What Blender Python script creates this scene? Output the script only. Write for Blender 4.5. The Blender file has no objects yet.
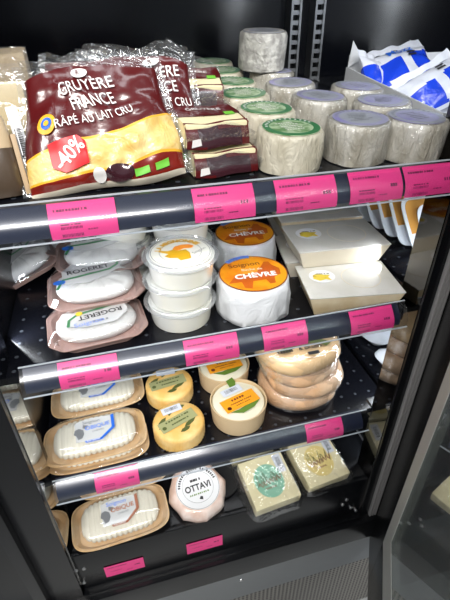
import bpy, bmesh, math, random
from mathutils import Vector, Matrix, noise
random.seed(7)
SC = bpy.context.scene
PI = math.pi
# ------------------------------------------------------------------ camera
F = 440.0
AX = ((0.96587241, -0.15453735, 0.20786704), (-0.25878095, -0.54138727, 0.79995765), (-0.01108677, -0.82644905, -0.56290234))
CAMZ = 1.45
cam = bpy.data.cameras.new('camera'); camo = bpy.data.objects.new('camera', cam); SC.collection.objects.link(camo)
cam.sensor_fit = 'VERTICAL'; cam.sensor_height = 36.0; cam.lens = 36.0 * F / 600.0; cam.clip_start = .01
camo.matrix_world = Matrix(((AX[0][0], -AX[0][1], -AX[0][2], 0), (AX[1][0], -AX[1][1], -AX[1][2], 0), (AX[2][0], -AX[2][1], -AX[2][2], CAMZ), (0, 0, 0, 1)))
SC.camera = camo
SC.view_settings.view_transform = 'Standard'; SC.view_settings.look = 'None'
SC.view_settings.exposure = -0.05; SC.view_settings.gamma = 1.0; SC.view_settings.use_curve_mapping = False
# ------------------------------------------------------------------ world and lamps
w = bpy.data.worlds.new('store'); SC.world = w; w.use_nodes = True
w.node_tree.nodes['Background'].inputs[0].default_value = (.80, .88, 1.0, 1); w.node_tree.nodes['Background'].inputs[1].default_value = .36
def area(name, loc, target, sx, sy, power, col=(1, 1, 1)):
    l = bpy.data.lights.new(name, 'AREA'); l.shape = 'RECTANGLE'; l.size = sx; l.size_y = sy; l.energy = power; l.color = col
    o = bpy.data.objects.new(name, l); SC.collection.objects.link(o); o.location = loc
    d = Vector(target) - Vector(loc); o.rotation_euler = d.to_track_quat('-Z', 'Y').to_euler(); return o
area('store_ceiling_light', (-.45, -1.05, 2.60), (.15, .6, .7), 1.6, .25, 76, (1, .97, .93))
area('store_ceiling_light', (1.0, -1.3, 2.75), (.15, .6, .7), .9, .9, 34, (.95, .97, 1))
# upright LED strips of the cabinet, tucked behind the jamb and the mullions; the upper lengths are dimmer
for nm, lx, ly, tx, pw in (('cabinet_strip_light', -.228, .612, .20, 1.8), ('cabinet_strip_light', .503, .588, .15, .7), ('cabinet_strip_light', .533, .588, .80, 1.6), ('cabinet_strip_light', 1.12, .588, .80, 1.6)):
    area(nm, (lx, ly, .76), (tx, .86, .68), .02, .66, pw, (.90, .95, 1))
    area(nm, (lx, ly, 1.47), (tx, 1.10, 1.40), .02, .46, pw * (1.0 if lx < 0 else .8), (.88, .94, 1))
for lz, ly, pw in ((1.222, .556, .75), (.960, .580, .55), (.682, .595, .35)):      # fill lights added under the shelf fronts to brighten the goods below evenly
    area('added_shelf_fill', (.13, ly, lz), (.13, ly + .16, lz - .22), .56, .012, pw, (.95, .97, 1))
area('canopy_lamp_light', (.14, .60, 1.735), (.14, .80, 1.2), .62, .05, .9, (.92, .96, 1))

def ray(px, py):
    v = (px - 225, py - 300, F); return Vector([sum(AX[i][k] * v[k] for k in range(3)) for i in range(3)])
def PZ(px, py, z):
    v = ray(px, py); t = (z - CAMZ) / v.z; return Vector((v.x * t, v.y * t, z))
def PY(px, py, y):
    v = ray(px, py); t = y / v.y; return Vector((v.x * t, y, CAMZ + v.z * t))

# ------------------------------------------------------------------ materials
def mat(name, col, rough=.5, metal=0, coat=0, bump=None, var=None, spec=None, stretch=(1, 1, 1), sss=0, trans=0):
    m = bpy.data.materials.new(name); m.use_nodes = True; nt = m.node_tree; b = nt.nodes['Principled BSDF']
    b.inputs['Base Color'].default_value = (*col, 1); b.inputs['Roughness'].default_value = rough; b.inputs['Metallic'].default_value = metal
    b.inputs['Coat Weight'].default_value = coat; b.inputs['Coat Roughness'].default_value = .12
    if spec is not None: b.inputs['Specular IOR Level'].default_value = spec
    if sss: b.inputs['Subsurface Weight'].default_value = sss; b.inputs['Subsurface Scale'].default_value = .01
    if bump or var:
        tc = nt.nodes.new('ShaderNodeTexCoord'); mp = nt.nodes.new('ShaderNodeMapping'); mp.inputs['Scale'].default_value = stretch
        nt.links.new(tc.outputs['Object'], mp.inputs[0])
    if bump:
        n = nt.nodes.new('ShaderNodeTexNoise'); n.inputs['Scale'].default_value = bump[0]; n.inputs['Detail'].default_value = 5
        if len(bump) > 2: n.inputs['Distortion'].default_value = bump[2]
        nt.links.new(mp.outputs[0], n.inputs[0]); bp = nt.nodes.new('ShaderNodeBump'); bp.inputs['Strength'].default_value = bump[1]; bp.inputs['Distance'].default_value = .004
        nt.links.new(n.outputs[0], bp.inputs['Height']); nt.links.new(bp.outputs[0], b.inputs['Normal']); nt.links.new(bp.outputs[0], b.inputs['Coat Normal'])
    if var:      # (second colour, scale, low, high)
        n = nt.nodes.new('ShaderNodeTexNoise'); n.inputs['Scale'].default_value = var[1]; n.inputs['Detail'].default_value = 4
        nt.links.new(mp.outputs[0], n.inputs[0]); r = nt.nodes.new('ShaderNodeMapRange'); r.inputs[1].default_value = var[2]; r.inputs[2].default_value = var[3]
        mx = nt.nodes.new('ShaderNodeMix'); mx.data_type = 'RGBA'; mx.inputs[6].default_value = (*col, 1); mx.inputs[7].default_value = (*var[0], 1)
        nt.links.new(n.outputs[0], r.inputs[0]); nt.links.new(r.outputs[0], mx.inputs[0]); nt.links.new(mx.outputs[2], b.inputs['Base Color'])
    return m
def film(name, tint=(1, 1, 1), refl=.12, rough=.12, bump=None, edge=.5, milk=0.0):
    m = bpy.data.materials.new(name); m.use_nodes = True; nt = m.node_tree; nt.nodes.remove(nt.nodes['Principled BSDF']); out = nt.nodes['Material Output']
    t = nt.nodes.new('ShaderNodeBsdfTransparent'); t.inputs[0].default_value = (*tint, 1)
    g = nt.nodes.new('ShaderNodeBsdfGlossy'); g.inputs['Roughness'].default_value = rough
    base = t.outputs[0]
    if milk:
        d = nt.nodes.new('ShaderNodeBsdfDiffuse'); d.inputs[0].default_value = (.85, .87, .88, 1); mm = nt.nodes.new('ShaderNodeMixShader'); mm.inputs[0].default_value = milk
        nt.links.new(t.outputs[0], mm.inputs[1]); nt.links.new(d.outputs[0], mm.inputs[2]); base = mm.outputs[0]
    lw = nt.nodes.new('ShaderNodeLayerWeight'); lw.inputs['Blend'].default_value = .35
    r = nt.nodes.new('ShaderNodeMapRange'); r.inputs[3].default_value = refl; r.inputs[4].default_value = edge
    nt.links.new(lw.outputs['Facing'], r.inputs[0])
    mx = nt.nodes.new('ShaderNodeMixShader'); nt.links.new(r.outputs[0], mx.inputs[0]); nt.links.new(base, mx.inputs[1]); nt.links.new(g.outputs[0], mx.inputs[2]); nt.links.new(mx.outputs[0], out.inputs[0])
    if bump:
        tc = nt.nodes.new('ShaderNodeTexCoord'); n = nt.nodes.new('ShaderNodeTexNoise'); n.inputs['Scale'].default_value = bump[0]; n.inputs['Distortion'].default_value = .8
        nt.links.new(tc.outputs['Object'], n.inputs[0]); bp = nt.nodes.new('ShaderNodeBump'); bp.inputs['Strength'].default_value = bump[1]; bp.inputs['Distance'].default_value = .006
        nt.links.new(n.outputs[0], bp.inputs['Height']); nt.links.new(bp.outputs[0], g.inputs['Normal']); nt.links.new(bp.outputs[0], lw.inputs['Normal'])
    return m
def dotted(name, base, dot, step, rad, rough):
    m = mat(name, base, rough); nt = m.node_tree; b = nt.nodes['Principled BSDF']
    tc = nt.nodes.new('ShaderNodeTexCoord'); sx = nt.nodes.new('ShaderNodeSeparateXYZ'); nt.links.new(tc.outputs['Object'], sx.inputs[0])
    def M(op, a, c=None):
        n = nt.nodes.new('ShaderNodeMath'); n.operation = op
        for i, v in enumerate((a, c)):
            if v is None: continue
            if isinstance(v, (int, float)): n.inputs[i].default_value = v
            else: nt.links.new(v, n.inputs[i])
        return n.outputs[0]
    u = M('SUBTRACT', M('FRACT', M('DIVIDE', sx.outputs[0], step)), .5); v = M('SUBTRACT', M('FRACT', M('DIVIDE', sx.outputs[1] if name != 'grille' else sx.outputs[2], step)), .5)
    d = M('SQRT', M('ADD', M('MULTIPLY', u, u), M('MULTIPLY', v, v))); k = M('LESS_THAN', d, rad / step)
    mx = nt.nodes.new('ShaderNodeMix'); mx.data_type = 'RGBA'; mx.inputs[6].default_value = (*base, 1); mx.inputs[7].default_value = (*dot, 1)
    nt.links.new(k, mx.inputs[0]); nt.links.new(mx.outputs[2], b.inputs['Base Color']); return m

MT = dict(
 black=mat('black_enamel', (.003, .0033, .004), .24, var=((.005, .0055, .007), 6, .4, .7), spec=.35),
 backwall=mat('black_back_panel', (.003, .0035, .006), .20, spec=.5),
 panel=dotted('perforated_shelf', (.004, .0045, .007), (.045, .05, .06), .034, .0032, .26),
 rubber=mat('black_rubber', (.008, .008, .009), .55),
 mirror=mat('polished_strip', (.50, .50, .49), .045, 1),
 smoked=mat('smoked_strip', (.13, .125, .12), .06, 1),
 steel=mat('slotted_steel', (.42, .43, .44), .38, 1, bump=(60, .05)),
 railpipe=mat('rail_metal', (.010, .014, .032), .34, .0, coat=.35, spec=.6),
 railclear=film('rail_clear_plastic', (.97, .98, 1), .03, .17, None, .28),
 railedge=mat('rail_plastic_edge', (.42, .46, .50), .3),
 gasket=mat('grey_gasket', (.24, .235, .23), .35, coat=.3),
 spacer=mat('aluminium_spacer', (.50, .50, .46), .45, .25, bump=(350, .25)),
 backglass=film('door_outer_glass', (.86, .90, .88), .05, .01, None, .5),
 glass=film('door_glass', (.80, .85, .83), .38, .01, None, .85, .10),
 plinth=mat('grey_plinth', (.17, .18, .185), .5, .2, bump=(90, .03)),
 grille=dotted('grille', (.20, .19, .17), (.004, .004, .004), .012, .0038, .5),
 floor=mat('store_floor', (.26, .27, .26), .40, var=((.34, .34, .33), 5, .3, .7)),
 pink=mat('pink_card', (.78, .045, .23), .45, coat=.25),
 pinkink=mat('tag_ink', (.16, .01, .06), .5),
 screw=mat('screw_metal', (.6, .6, .6), .3, 1),
 white=mat('white_card', (.75, .76, .78), .5),
 ink=mat('black_ink', (.02, .02, .022), .5),
 greyink=mat('grey_ink', (.16, .17, .18), .5),
 maroon=mat('maroon_film', (.088, .006, .007), .28, coat=.55, bump=(22, .35, .8)),
 maroondark=mat('dark_plum_film', (.045, .012, .018), .2, coat=.8, bump=(30, .4, .8)),
 redbrown=mat('red_brown_film', (.20, .014, .008), .25, coat=.5, bump=(22, .35, .8)),
 gruyere=mat('gruyere_shreds', (.74, .49, .13), .38, coat=.35, bump=(45, .9, 1.2), var=((.83, .64, .30), 35, .35, .65)),
 yellowrim=mat('orange_yellow_print', (.82, .42, .03), .35, coat=.4),
 whiteprint=mat('white_print', (.85, .83, .80), .4, coat=.2),
 redlab=mat('red_sticker', (.78, .012, .018), .4),
 greenlab=mat('green_label', (.16, .52, .05), .45),
 bagfilm=film('crimped_clear_film', (.93, .94, .95), .10, .12, (60, .8), .45, .05),
 clearfilm=film('clear_film', (.98, .98, .98), .08, .1, (45, .9), .55, .03),
 wrapfilm=film('tight_wrinkled_film', (.98, .98, .98), .05, .14, (85, 1.0), .35, .01),
 domefilm=film('clear_dome', (.98, .98, .99), .06, .07, (14, .35), .5, .02),
 tommewhite=mat('white_mould_rind', (.66, .62, .50), .42, coat=.35, bump=(70, 1.0, 1.5), var=((.50, .46, .35), 46, .38, .66), stretch=(1, 1, .45)),
 tommegrey=mat('grey_mould_rind', (.40, .37, .30), .34, coat=.6, bump=(60, 1.0, 2.2), var=((.60, .58, .52), 44, .38, .62), stretch=(1, 1, .40)),
 tommeblue=mat('blue_grey_rind', (.30, .29, .27), .5, coat=.25, bump=(90, .9, 1.0), var=((.55, .54, .50), 70, .4, .62)),
 labgreen=mat('green_ring_label', (.045, .20, .075), .35, coat=.4),
 labpale=mat('pale_green_label', (.42, .55, .34), .35, coat=.4, var=((.13, .27, .10), 55, .45, .58)),
 lablilac=mat('lilac_label', (.34, .34, .50), .4, coat=.5, bump=(60, .5), var=((.26, .24, .50), 26, .45, .62)),
 labgrey=mat('pale_grey_label', (.36, .38, .43), .38, coat=.6, bump=(60, .6), var=((.34, .36, .46), 24, .45, .6)),
 carton=mat('white_carton', (.60, .62, .64), .6),
 blue=mat('blue_film', (.012, .055, .62), .25, coat=.6, bump=(40, .6, 1.0)),
 bluewhite=mat('white_pouch_film', (.66, .69, .76), .28, coat=.5, bump=(35, .5, .8)),
 pinktray=mat('pink_tray', (.42, .27, .235), .4, coat=.2),
 white_cheese=mat('white_bloomy_cheese', (.74, .75, .73), .5, bump=(34, 1.0, .8), sss=.0, coat=.15),
 buche=mat('ridged_cream_cheese', (.79, .76, .63), .45, coat=.25, bump=(60, .3)),
 tantray=mat('tan_wood_tray', (.62, .40, .19), .5, coat=.25, bump=(60, .15), var=((.72, .54, .33), 30, .4, .7)),
 green=mat('green_print', (.05, .22, .09), .4),
 rogetlab=film('frosted_label', (.95, .96, .96), .08, .2, None, .3, .55),
 bluelab=mat('blue_print', (.02, .13, .60), .4),
 bluescript=mat('pale_blue_script', (.12, .22, .62), .4),
 copper=mat('copper_print', (.34, .13, .07), .4),
 tub=mat('milky_tub', (.76, .77, .74), .25, coat=.5, var=((.86, .84, .70), 12, .4, .7)),
 lidclear=film('tub_lid_plastic', (.97, .98, .99), .08, .1, None, .5, .14),
 lidlab=mat('tub_lid_label', (.70, .69, .62), .35, coat=.4),
 goat=mat('ochre_print', (.62, .34, .015), .4), goatorange=mat('orange_print', (.83, .27, .03), .4),
 chevrelab=mat('orange_goat_label', (.83, .33, .015), .3, coat=.5, var=((.72, .20, .01), 22, .42, .6)),
 chevredark=mat('brown_orange_print', (.50, .10, .012), .35, coat=.3), rimdark=mat('dark_rim_print', (.16, .035, .02), .35),
 foil=mat('white_waxed_paper', (.74, .76, .78), .35, coat=.3, bump=(26, 1.0, 1.4)),
 boxcream=mat('cream_wood_box', (.66, .52, .31), .5, bump=(60, .1), var=((.80, .70, .50), 22, .4, .7)),
 boxpale=mat('pale_wood_box', (.68, .62, .50), .5, var=((.66, .60, .48), 22, .4, .7)),
 boxfilm=mat('milky_lid_film', (.56, .55, .50), .42, coat=.25, bump=(14, .3), var=((.62, .61, .58), 16, .4, .6)),
 goldlab=mat('gold_sticker', (.76, .58, .05), .4, var=((.38, .24, .03), 80, .55, .65)),
 yelrind=mat('golden_rind', (.78, .47, .13), .5, bump=(60, .5), var=((.84, .60, .26), 30, .4, .65)),
 sage=mat('sage_label', (.36, .37, .18), .45), olive=mat('olive_leaf', (.09, .11, .03), .5),
 bowl=mat('thin_wood_hoop', (.66, .50, .30), .5, bump=(50, .2)), bowlcheese=mat('ivory_cheese', (.80, .77, .60), .45, coat=.3, bump=(30, .4)),
 orangelab=mat('orange_label', (.90, .36, .02), .4), leaf=mat('green_leaf', (.12, .22, .03), .5),
 pinkrind=mat('apricot_rind', (.78, .47, .25), .42, coat=.35, bump=(40, .7, 1.0), var=((.84, .60, .40), 16, .38, .62)),
 wrapcream=mat('clear_cream_wrap', (.80, .55, .29), .25, coat=.6, bump=(16, .5, 1.0), var=((.70, .50, .28), 12, .4, .65)),
 ottavi=mat('pinkish_wrapped_rind', (.66, .46, .37), .3, coat=.6, bump=(30, .8, 1.2), var=((.86, .74, .68), 22, .4, .65)),
 ottlab=mat('pale_round_label', (.74, .75, .76), .4),
 block=mat('cream_block_cheese', (.80, .73, .46), .45, coat=.2, bump=(25, .15)),
 mint=mat('mint_label', (.26, .56, .40), .45), butter=mat('yellow_label', (.80, .65, .24), .45),
 barcode=mat('barcode_sticker', (.66, .70, .78), .4),
 beige=mat('beige_hard_cheese', (.46, .34, .19), .5, coat=.4, bump=(20, .4), var=((.55, .43, .28), 9, .4, .7)),
 butterpack=mat('pale_yellow_cheese', (.62, .50, .28), .4, coat=.5, bump=(10, .4)),
 brownpack=mat('dark_brown_pouch', (.075, .052, .034), .35, coat=.3, bump=(22, .5)), rindbrown=mat('tan_rind', (.40, .28, .16), .5, bump=(30, .3)),
 gold=mat('gold_print', (.72, .48, .12), .35, coat=.4),
 traywhite=mat('white_tray_plastic', (.74, .79, .86), .35, coat=.3), cheddar=mat('orange_slices', (.72, .36, .08), .4, coat=.3),
 sheet=mat('white_sheet_film', (.58, .63, .70), .25, coat=.5, bump=(18, 1.0, 1.2)),
 lampbody=mat('lamp_housing', (.3, .3, .32), .4, .5),
)
le = bpy.data.materials.new('lamp_glow'); le.use_nodes = True; b_ = le.node_tree.nodes['Principled BSDF']
b_.inputs['Emission Color'].default_value = (.86, .93, 1, 1); b_.inputs['Emission Strength'].default_value = 14; MT['glow'] = le

# ------------------------------------------------------------------ mesh helpers
COL = SC.collection
def ring(rx, ry, z, n=48, dx=0, dy=0, p=2.0):
    out = []
    for i in range(n):
        a = 2 * PI * i / n; c, s = math.cos(a), math.sin(a)
        out.append(Vector((dx + rx * math.copysign(abs(c) ** (2 / p), c), dy + ry * math.copysign(abs(s) ** (2 / p), s), z)))
    return out
def loft(bm, rings, mi=0, cap0=True, cap1=True, closed=True, xf=None):
    vs = [[bm.verts.new(xf(p) if xf else p) for p in r] for r in rings]; n = len(rings[0])
    for a, b in zip(vs, vs[1:]):
        for i in range(n if closed else n - 1):
            f = bm.faces.new((a[i], a[(i + 1) % n], b[(i + 1) % n], b[i])); f.material_index = mi; f.smooth = True
    if cap0: f = bm.faces.new(vs[0][::-1]); f.material_index = mi; f.smooth = True
    if cap1: f = bm.faces.new(vs[-1]); f.material_index = mi; f.smooth = True
    return vs
def bx(bm, x0, x1, y0, y1, z0, z1, bev=0, mi=0):
    b2 = bmesh.new(); bmesh.ops.create_cube(b2, size=1)
    for v in b2.verts: v.co = Vector(((x0 + x1) / 2 + v.co.x * (x1 - x0), (y0 + y1) / 2 + v.co.y * (y1 - y0), (z0 + z1) / 2 + v.co.z * (z1 - z0)))
    if bev: bmesh.ops.bevel(b2, geom=b2.edges[:], offset=bev, segments=2, affect='EDGES', profile=.7)
    merge(bm, b2, mi)
def merge(bm, b2, mi=0):
    mp = {v: bm.verts.new(v.co) for v in b2.verts}
    for f in b2.faces:
        nf = bm.faces.new([mp[v] for v in f.verts]); nf.material_index = mi; nf.smooth = True
    b2.free()
def poly(bm, pts, mi=0, th=0):
    """flat outline in x, y at z (each pt 3D); th gives thickness upward"""
    if th:
        loft(bm, [pts, [Vector(p) + Vector((0, 0, th)) for p in pts]], mi)
    else:
        f = bm.faces.new([bm.verts.new(p) for p in pts]); f.material_index = mi
def tube(bm, pts, r, n=8, mi=0):
    rings = []
    for i, p in enumerate(pts):
        p = Vector(p); d = (Vector(pts[min(i + 1, len(pts) - 1)]) - Vector(pts[max(i - 1, 0)])).normalized(); q = d.to_track_quat('Z', 'Y')
        rings.append([p + q @ Vector((r * math.cos(2 * PI * k / n), r * math.sin(2 * PI * k / n), 0)) for k in range(n)])
    loft(bm, rings, mi)
def obj(name, bm, mats, parent=None, ang=35, xf=None, solid=0):
    me = bpy.data.meshes.new(name)
    if xf:
        for v in bm.verts: v.co = xf(v.co)
    bmesh.ops.recalc_face_normals(bm, faces=bm.faces[:])
    bm.to_mesh(me); bm.free()
    for m in (mats if isinstance(mats, (list, tuple)) else [mats]): me.materials.append(MT[m] if isinstance(m, str) else m)
    me.set_sharp_from_angle(angle=math.radians(ang))
    o = bpy.data.objects.new(name, me); COL.objects.link(o)
    if parent: o.parent = parent
    if solid:
        s = o.modifiers.new('thickness', 'SOLIDIFY'); s.thickness = solid; s.offset = 0
    return o
def BM(): return bmesh.new()
def thing(name, label, cat, loc=(0, 0, 0), rot=(0, 0, 0), group=None):
    o = bpy.data.objects.new(name, None); COL.objects.link(o); o.empty_display_size = .02
    o.location = loc; o.rotation_euler = rot; o['label'] = label; o['category'] = cat
    if group: o['group'] = group
    return o
def tag(o, label, cat, group=None):
    o['label'] = label; o['category'] = cat
    if group: o['group'] = group
    return o
def children(o): return [c for c in bpy.data.objects if c.parent == o]
def copy_tree(o, parent=None):
    c = o.copy(); COL.objects.link(c); c.parent = parent
    for k in children(o): copy_tree(k, c)
    return c
def dup(proto, loc, rot, label, group=None):
    c = copy_tree(proto); c.location = loc; c.rotation_euler = rot; c['label'] = label
    if group: c['group'] = group
    return c
def lettering(text, size, m, parent, xf, name='lettering', bold=0, sx=1.0, sub=0):
    cu = bpy.data.curves.new('t', 'FONT'); cu.body = text; cu.size = size; cu.align_x = 'CENTER'; cu.align_y = 'CENTER'; cu.offset = bold * size; cu.resolution_u = 3
    to = bpy.data.objects.new('t', cu); me = bpy.data.meshes.new_from_object(to); bpy.data.objects.remove(to); bpy.data.curves.remove(cu)
    bm = BM(); bm.from_mesh(me); bpy.data.meshes.remove(me)
    bmesh.ops.triangulate(bm, faces=bm.faces[:])
    if sub: bmesh.ops.subdivide_edges(bm, edges=bm.edges[:], cuts=sub)
    for v in bm.verts: v.co = xf(Vector((v.co.x * sx, v.co.y, 0)))
    return obj(name, bm, m, parent)
def arc(R, z, cx=0, cy=0, a0=0):
    def f(v):
        a = v.x / R + a0; r = R + v.y; return Vector((cx + r * math.sin(a), cy + r * math.cos(a), z))
    return f
def flat(z, cx=0, cy=0, rot=0):
    c, s = math.cos(rot), math.sin(rot)
    return lambda v: Vector((cx + v.x * c - v.y * s, cy + v.x * s + v.y * c, z))
def nz(p, s, seed=0): return noise.noise(Vector((p.x * s + seed, p.y * s - seed, p.z * s + 2 * seed)))
def disc(bm, rx, ry, z, th=.0006, n=48, dx=0, dy=0, mi=0): loft(bm, [ring(rx, ry, z, n, dx, dy), ring(rx, ry, z + th, n, dx, dy)], mi)
def annulus(bm, r0, r1, z, th=.0003, n=64, mi=0, ey=1.0):
    vs = [[bm.verts.new((r * math.cos(2 * PI * i / n), r * ey * math.sin(2 * PI * i / n), zz)) for i in range(n)] for r, zz in ((r0, z), (r0, z + th), (r1, z + th), (r1, z))]
    for a, b in zip(vs, vs[1:]):
        for i in range(n):
            f = bm.faces.new((a[i], a[(i + 1) % n], b[(i + 1) % n], b[i])); f.material_index = mi
def dashes(bm, x, y, z, w_, n, h_, mi=0, seed=0):
    """a line of print too small to read"""
    rnd = random.Random(seed); cx = x
    for i in range(n):
        k = w_ / n * rnd.uniform(.45, .95); poly(bm, [(cx, y, z), (cx + k, y, z), (cx + k, y + h_, z), (cx, y + h_, z)], mi); cx += w_ / n
def bars(bm, x, y, z, w_, h_, mi=0, seed=0, n=14):
    rnd = random.Random(seed); cx = x
    for i in range(n):
        k = w_ / n * rnd.uniform(.3, .75); poly(bm, [(cx, y, z), (cx + k, y, z), (cx + k, y + h_, z), (cx, y + h_, z)], mi); cx += w_ / n
def struct(name, bm, m):
    o = obj(name, bm, m); o['kind'] = 'structure'; return o

# ------------------------------------------------------------------ setting
b = BM(); bx(b, -2.5, 3.5, -2.5, 2.0, -.3, -.2); struct('floor', b, 'floor')
SZ1, SZ2, SZ3, SZ4 = 1.252, .988, .711, .515
def S1(y): return SZ1 + .06 * (y - .55)
TILT = math.atan(.06)
LX, RX, NX = -.197, .475, 1.15      # left liner, mullion of the open bay, end of the neighbour bay
fr = thing('refrigerated_cabinet', 'tall black refrigerated shop cabinet with polished inner strips and grey plinth', 'fridge', (0, .5, 0))
def fpart(name, bm, m, **k): return obj(name, bm, m, fr, xf=lambda v: v - Vector((0, .5, 0)), **k)
b = BM(); bx(b, -.62, NX, 1.17, 1.2, .2, 1.8); fpart('back_panel', b, 'backwall')
b = BM(); bx(b, -.64, -.62, .5, 1.2, -.2, 1.8); fpart('side_panel', b, 'black')
b = BM(); bx(b, NX, NX + .03, .5, 1.2, -.2, 1.8); fpart('side_panel', b, 'black')
b = BM(); bx(b, -.64, NX + .03, .47, 1.2, 1.78, 1.86); bx(b, -.64, NX + .03, .47, .53, 1.70, 1.78, .004); fpart('roof_panel', b, 'black')
b = BM(); bx(b, -.235, -.21, .58, 1.17, .40, 1.78); fpart('inner_side_panel', b, 'black')
# left jamb: stepped black profile, and the polished strip inside it
b = BM(); bx(b, -.262, LX - .0015, .500, .60, .25, 1.78, .002); bx(b, -.285, -.262, .485, .58, .25, 1.78, .004); bx(b, -.39, -.288, .53, .60, .2, 1.78, .004); bx(b, -.62, -.39, .56, .60, .2, 1.78, .004)
fpart('left_jamb', b, 'black')
b = BM(); bx(b, LX - .0015, LX, .512, .578, .40, 1.78); fpart('polished_strip', b, 'mirror')
b = BM(); bx(b, RX + .0015, .545, .505, .545, .25, 1.78, .002); bx(b, RX + .0015, .480, .545, .562, .25, 1.78); bx(b, .53, .58, .50, .60, .25, 1.78, .002); fpart('mullion', b, 'black')
b = BM(); bx(b, RX, RX + .0015, .510, .562, .40, 1.78); fpart('polished_strip', b, 'smoked')
b = BM()
for k in range(3): bx(b, .497 + k * .007, .502 + k * .007, .497, .506, .30, 1.78, .002)
fpart('magnetic_gasket', b, 'gasket')
# bottom deck, sill, plinth and grille
b = BM(); bx(b, -.22, .52, .522, 1.17, SZ4 - .012, SZ4 - .002, .002); bx(b, .53, NX, .56, 1.17, SZ4 - .012, SZ4 - .002); fpart('bottom_deck', b, 'black')
b = BM(); bx(b, LX, RX, .512, .524, .375, SZ4 + .003, .002); bx(b, RX, NX, .55, .56, .375, SZ4 - .002); fpart('deck_front_panel', b, 'black')
b = BM(); bx(b, LX - .09, NX, .485, .53, .292, .372, .003); bx(b, LX, RX, .497, .515, .372, .380, .002); fpart('door_sill', b, 'black')
b = BM(); bx(b, -.62, NX, .495, .53, .145, .290, .002); o = fpart('plinth', b, 'plinth')
b = BM(); bx(b, -.62, NX, .515, .53, -.2, .144); fpart('vent_grille', b, 'grille')
for px, py in ((241, 580),):
    p = PY(px, py, .495); b = BM(); b2 = BM(); loft(b2, [ring(.005, .005, 0, 12), ring(.0042, .0042, .002, 12), ring(.002, .002, .003, 12)]); merge(b, b2)
    for v in b.verts: v.co = Vector((p.x + v.co.x, .495 - v.co.z, p.z + v.co.y))
    fpart('screw', b, 'screw')
for px, py in ((76, 571), (84, 569), (84, 583), (347, 500), (351, 508), (356, 511), (343, 505)):
    p = PY(px, py, .511); b = BM(); b2 = BM(); loft(b2, [ring(.0045, .0045, 0, 12), ring(.0040, .0040, .002, 12), ring(.002, .002, .003, 12)]); merge(b, b2)
    for v in b.verts: v.co = Vector((p.x + v.co.x, .512 - v.co.z, p.z + v.co.y))
    fpart('screw', b, 'screw')
# slotted steel uprights against the back
for x in (.476, .536):
    b = BM(); bx(b, x - .013, x - .008, 1.135, 1.17, .52, 1.775); bx(b, x + .008, x + .013, 1.135, 1.17, .52, 1.775)
    z = .52
    while z < 1.775:
        if z > 1.2 or z < .6: bx(b, x - .009, x + .009, 1.138, 1.142, z, min(z + .009, 1.775))
        z += .020
    bx(b, x - .009, x + .009, 1.150, 1.17, .52, 1.775, mi=1)
    fpart('slotted_upright', b, ['steel', 'black'])
for lx in (-.242, .518, 1.135):
    b = BM(); bx(b, lx - .012, lx + .012, .5785 if lx > 0 else .6, .586 if lx > 0 else .608, .42, 1.70, .002); fpart('lamp_housing', b, 'lampbody')
b = BM(); bx(b, -.19, .47, .575, .625, 1.742, 1.778, .003); fpart('lamp_housing', b, 'lampbody')

# ------------------------------------------------------------------ shelves with price rails
def shelf(label, x0, x1, px1, y, zt, zs, tilt=0, lbl_name='shelf'):
    t = thing('shelf', label, 'shelf', (0, y, zs), (tilt, 0, 0), 'cabinet shelves')
    b = BM(); bx(b, LX - .012, px1, .004, 1.165 - y, -.014, 0, .002); obj('shelf_panel', b, 'panel', t)
    up = zt - zs
    # curved metal rail, its top set back and its foot thrust forward
    prof = []
    for k in range(9):
        a = k / 8; prof.append((-.004 - .020 * a - .0065 * math.sin(PI * a), up - .002 - .033 * a))
    inner = [(p[0] + .006, p[1]) for p in prof[::-1]]
    b = BM(); pr = prof + inner
    loft(b, [[Vector((x, p[0], p[1])) for p in pr] for x in (x0 + .004, x1 - .012)]); obj('rail', b, 'railpipe', t)
    b = BM(); pr2 = [(p[0] - .005, p[1] + .001) for p in prof]; pr2 = [(pr2[0][0] + .001, pr2[0][1] + .004)] + pr2 + [(pr2[-1][0] - .001, pr2[-1][1] - .004)]
    pr3 = pr2 + [(p[0] + .001, p[1]) for p in pr2[::-1]]
    loft(b, [[Vector((x, p[0], p[1])) for p in pr3] for x in (x0, x1)]); obj('clear_cover', b, 'railclear', t)
    b = BM()
    for q in (pr2[0], pr2[-1]): bx(b, x0, x1, q[0] - .0006, q[0] + .0016, q[1] - .0006, q[1] + .0008)
    obj('cover_edge', b, 'railedge', t)
    b = BM(); bx(b, -.16, .42, .030, .052, -.026, -.014, .002); obj('added_fill_housing', b, 'lampbody', t)  # housing added to carry the extra fill light under this shelf
    for x in (px1 - .045,):
        b = BM(); bx(b, x, x + .022, .0, .03, -.03, .004, .002); obj('bracket', b, 'steel', t)
    t['_'] = 1; del t['_']
    return t, prof
s1 = shelf('top cabinet shelf, under the gruyere bags and green-label round cheeses', -.33, .463, .52, .515, 1.2635, SZ1 - .0025, TILT)
s2 = shelf('middle shelf with clear price rail, under the white tubs and cream boxes', -.172, .462, .52, .54, 1.011, SZ2 + .001)
s3 = shelf('lower perforated shelf under the small yellow cheeses and stacked apricot rounds', -.190, .452, .52, .555, .7205, SZ3 - .001)
t = thing('shelf', 'black shelf of the neighbouring bay holding the white carton', 'shelf', (.80, .58, SZ1), (TILT, 0, 0), 'neighbour bay shelves')
b = BM(); bx(b, -.265, .34, 0, .58, -.016, -.002, .002); obj('shelf_panel', b, 'panel', t)
dup(t, (.80, .60, SZ2 - .002), (0, 0, 0), 'black shelf of the neighbouring bay under the leaning white trays')
dup(t, (.80, .60, SZ3 - .002), (0, 0, 0), 'black shelf of the neighbouring bay under the white plastic wrap')

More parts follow.
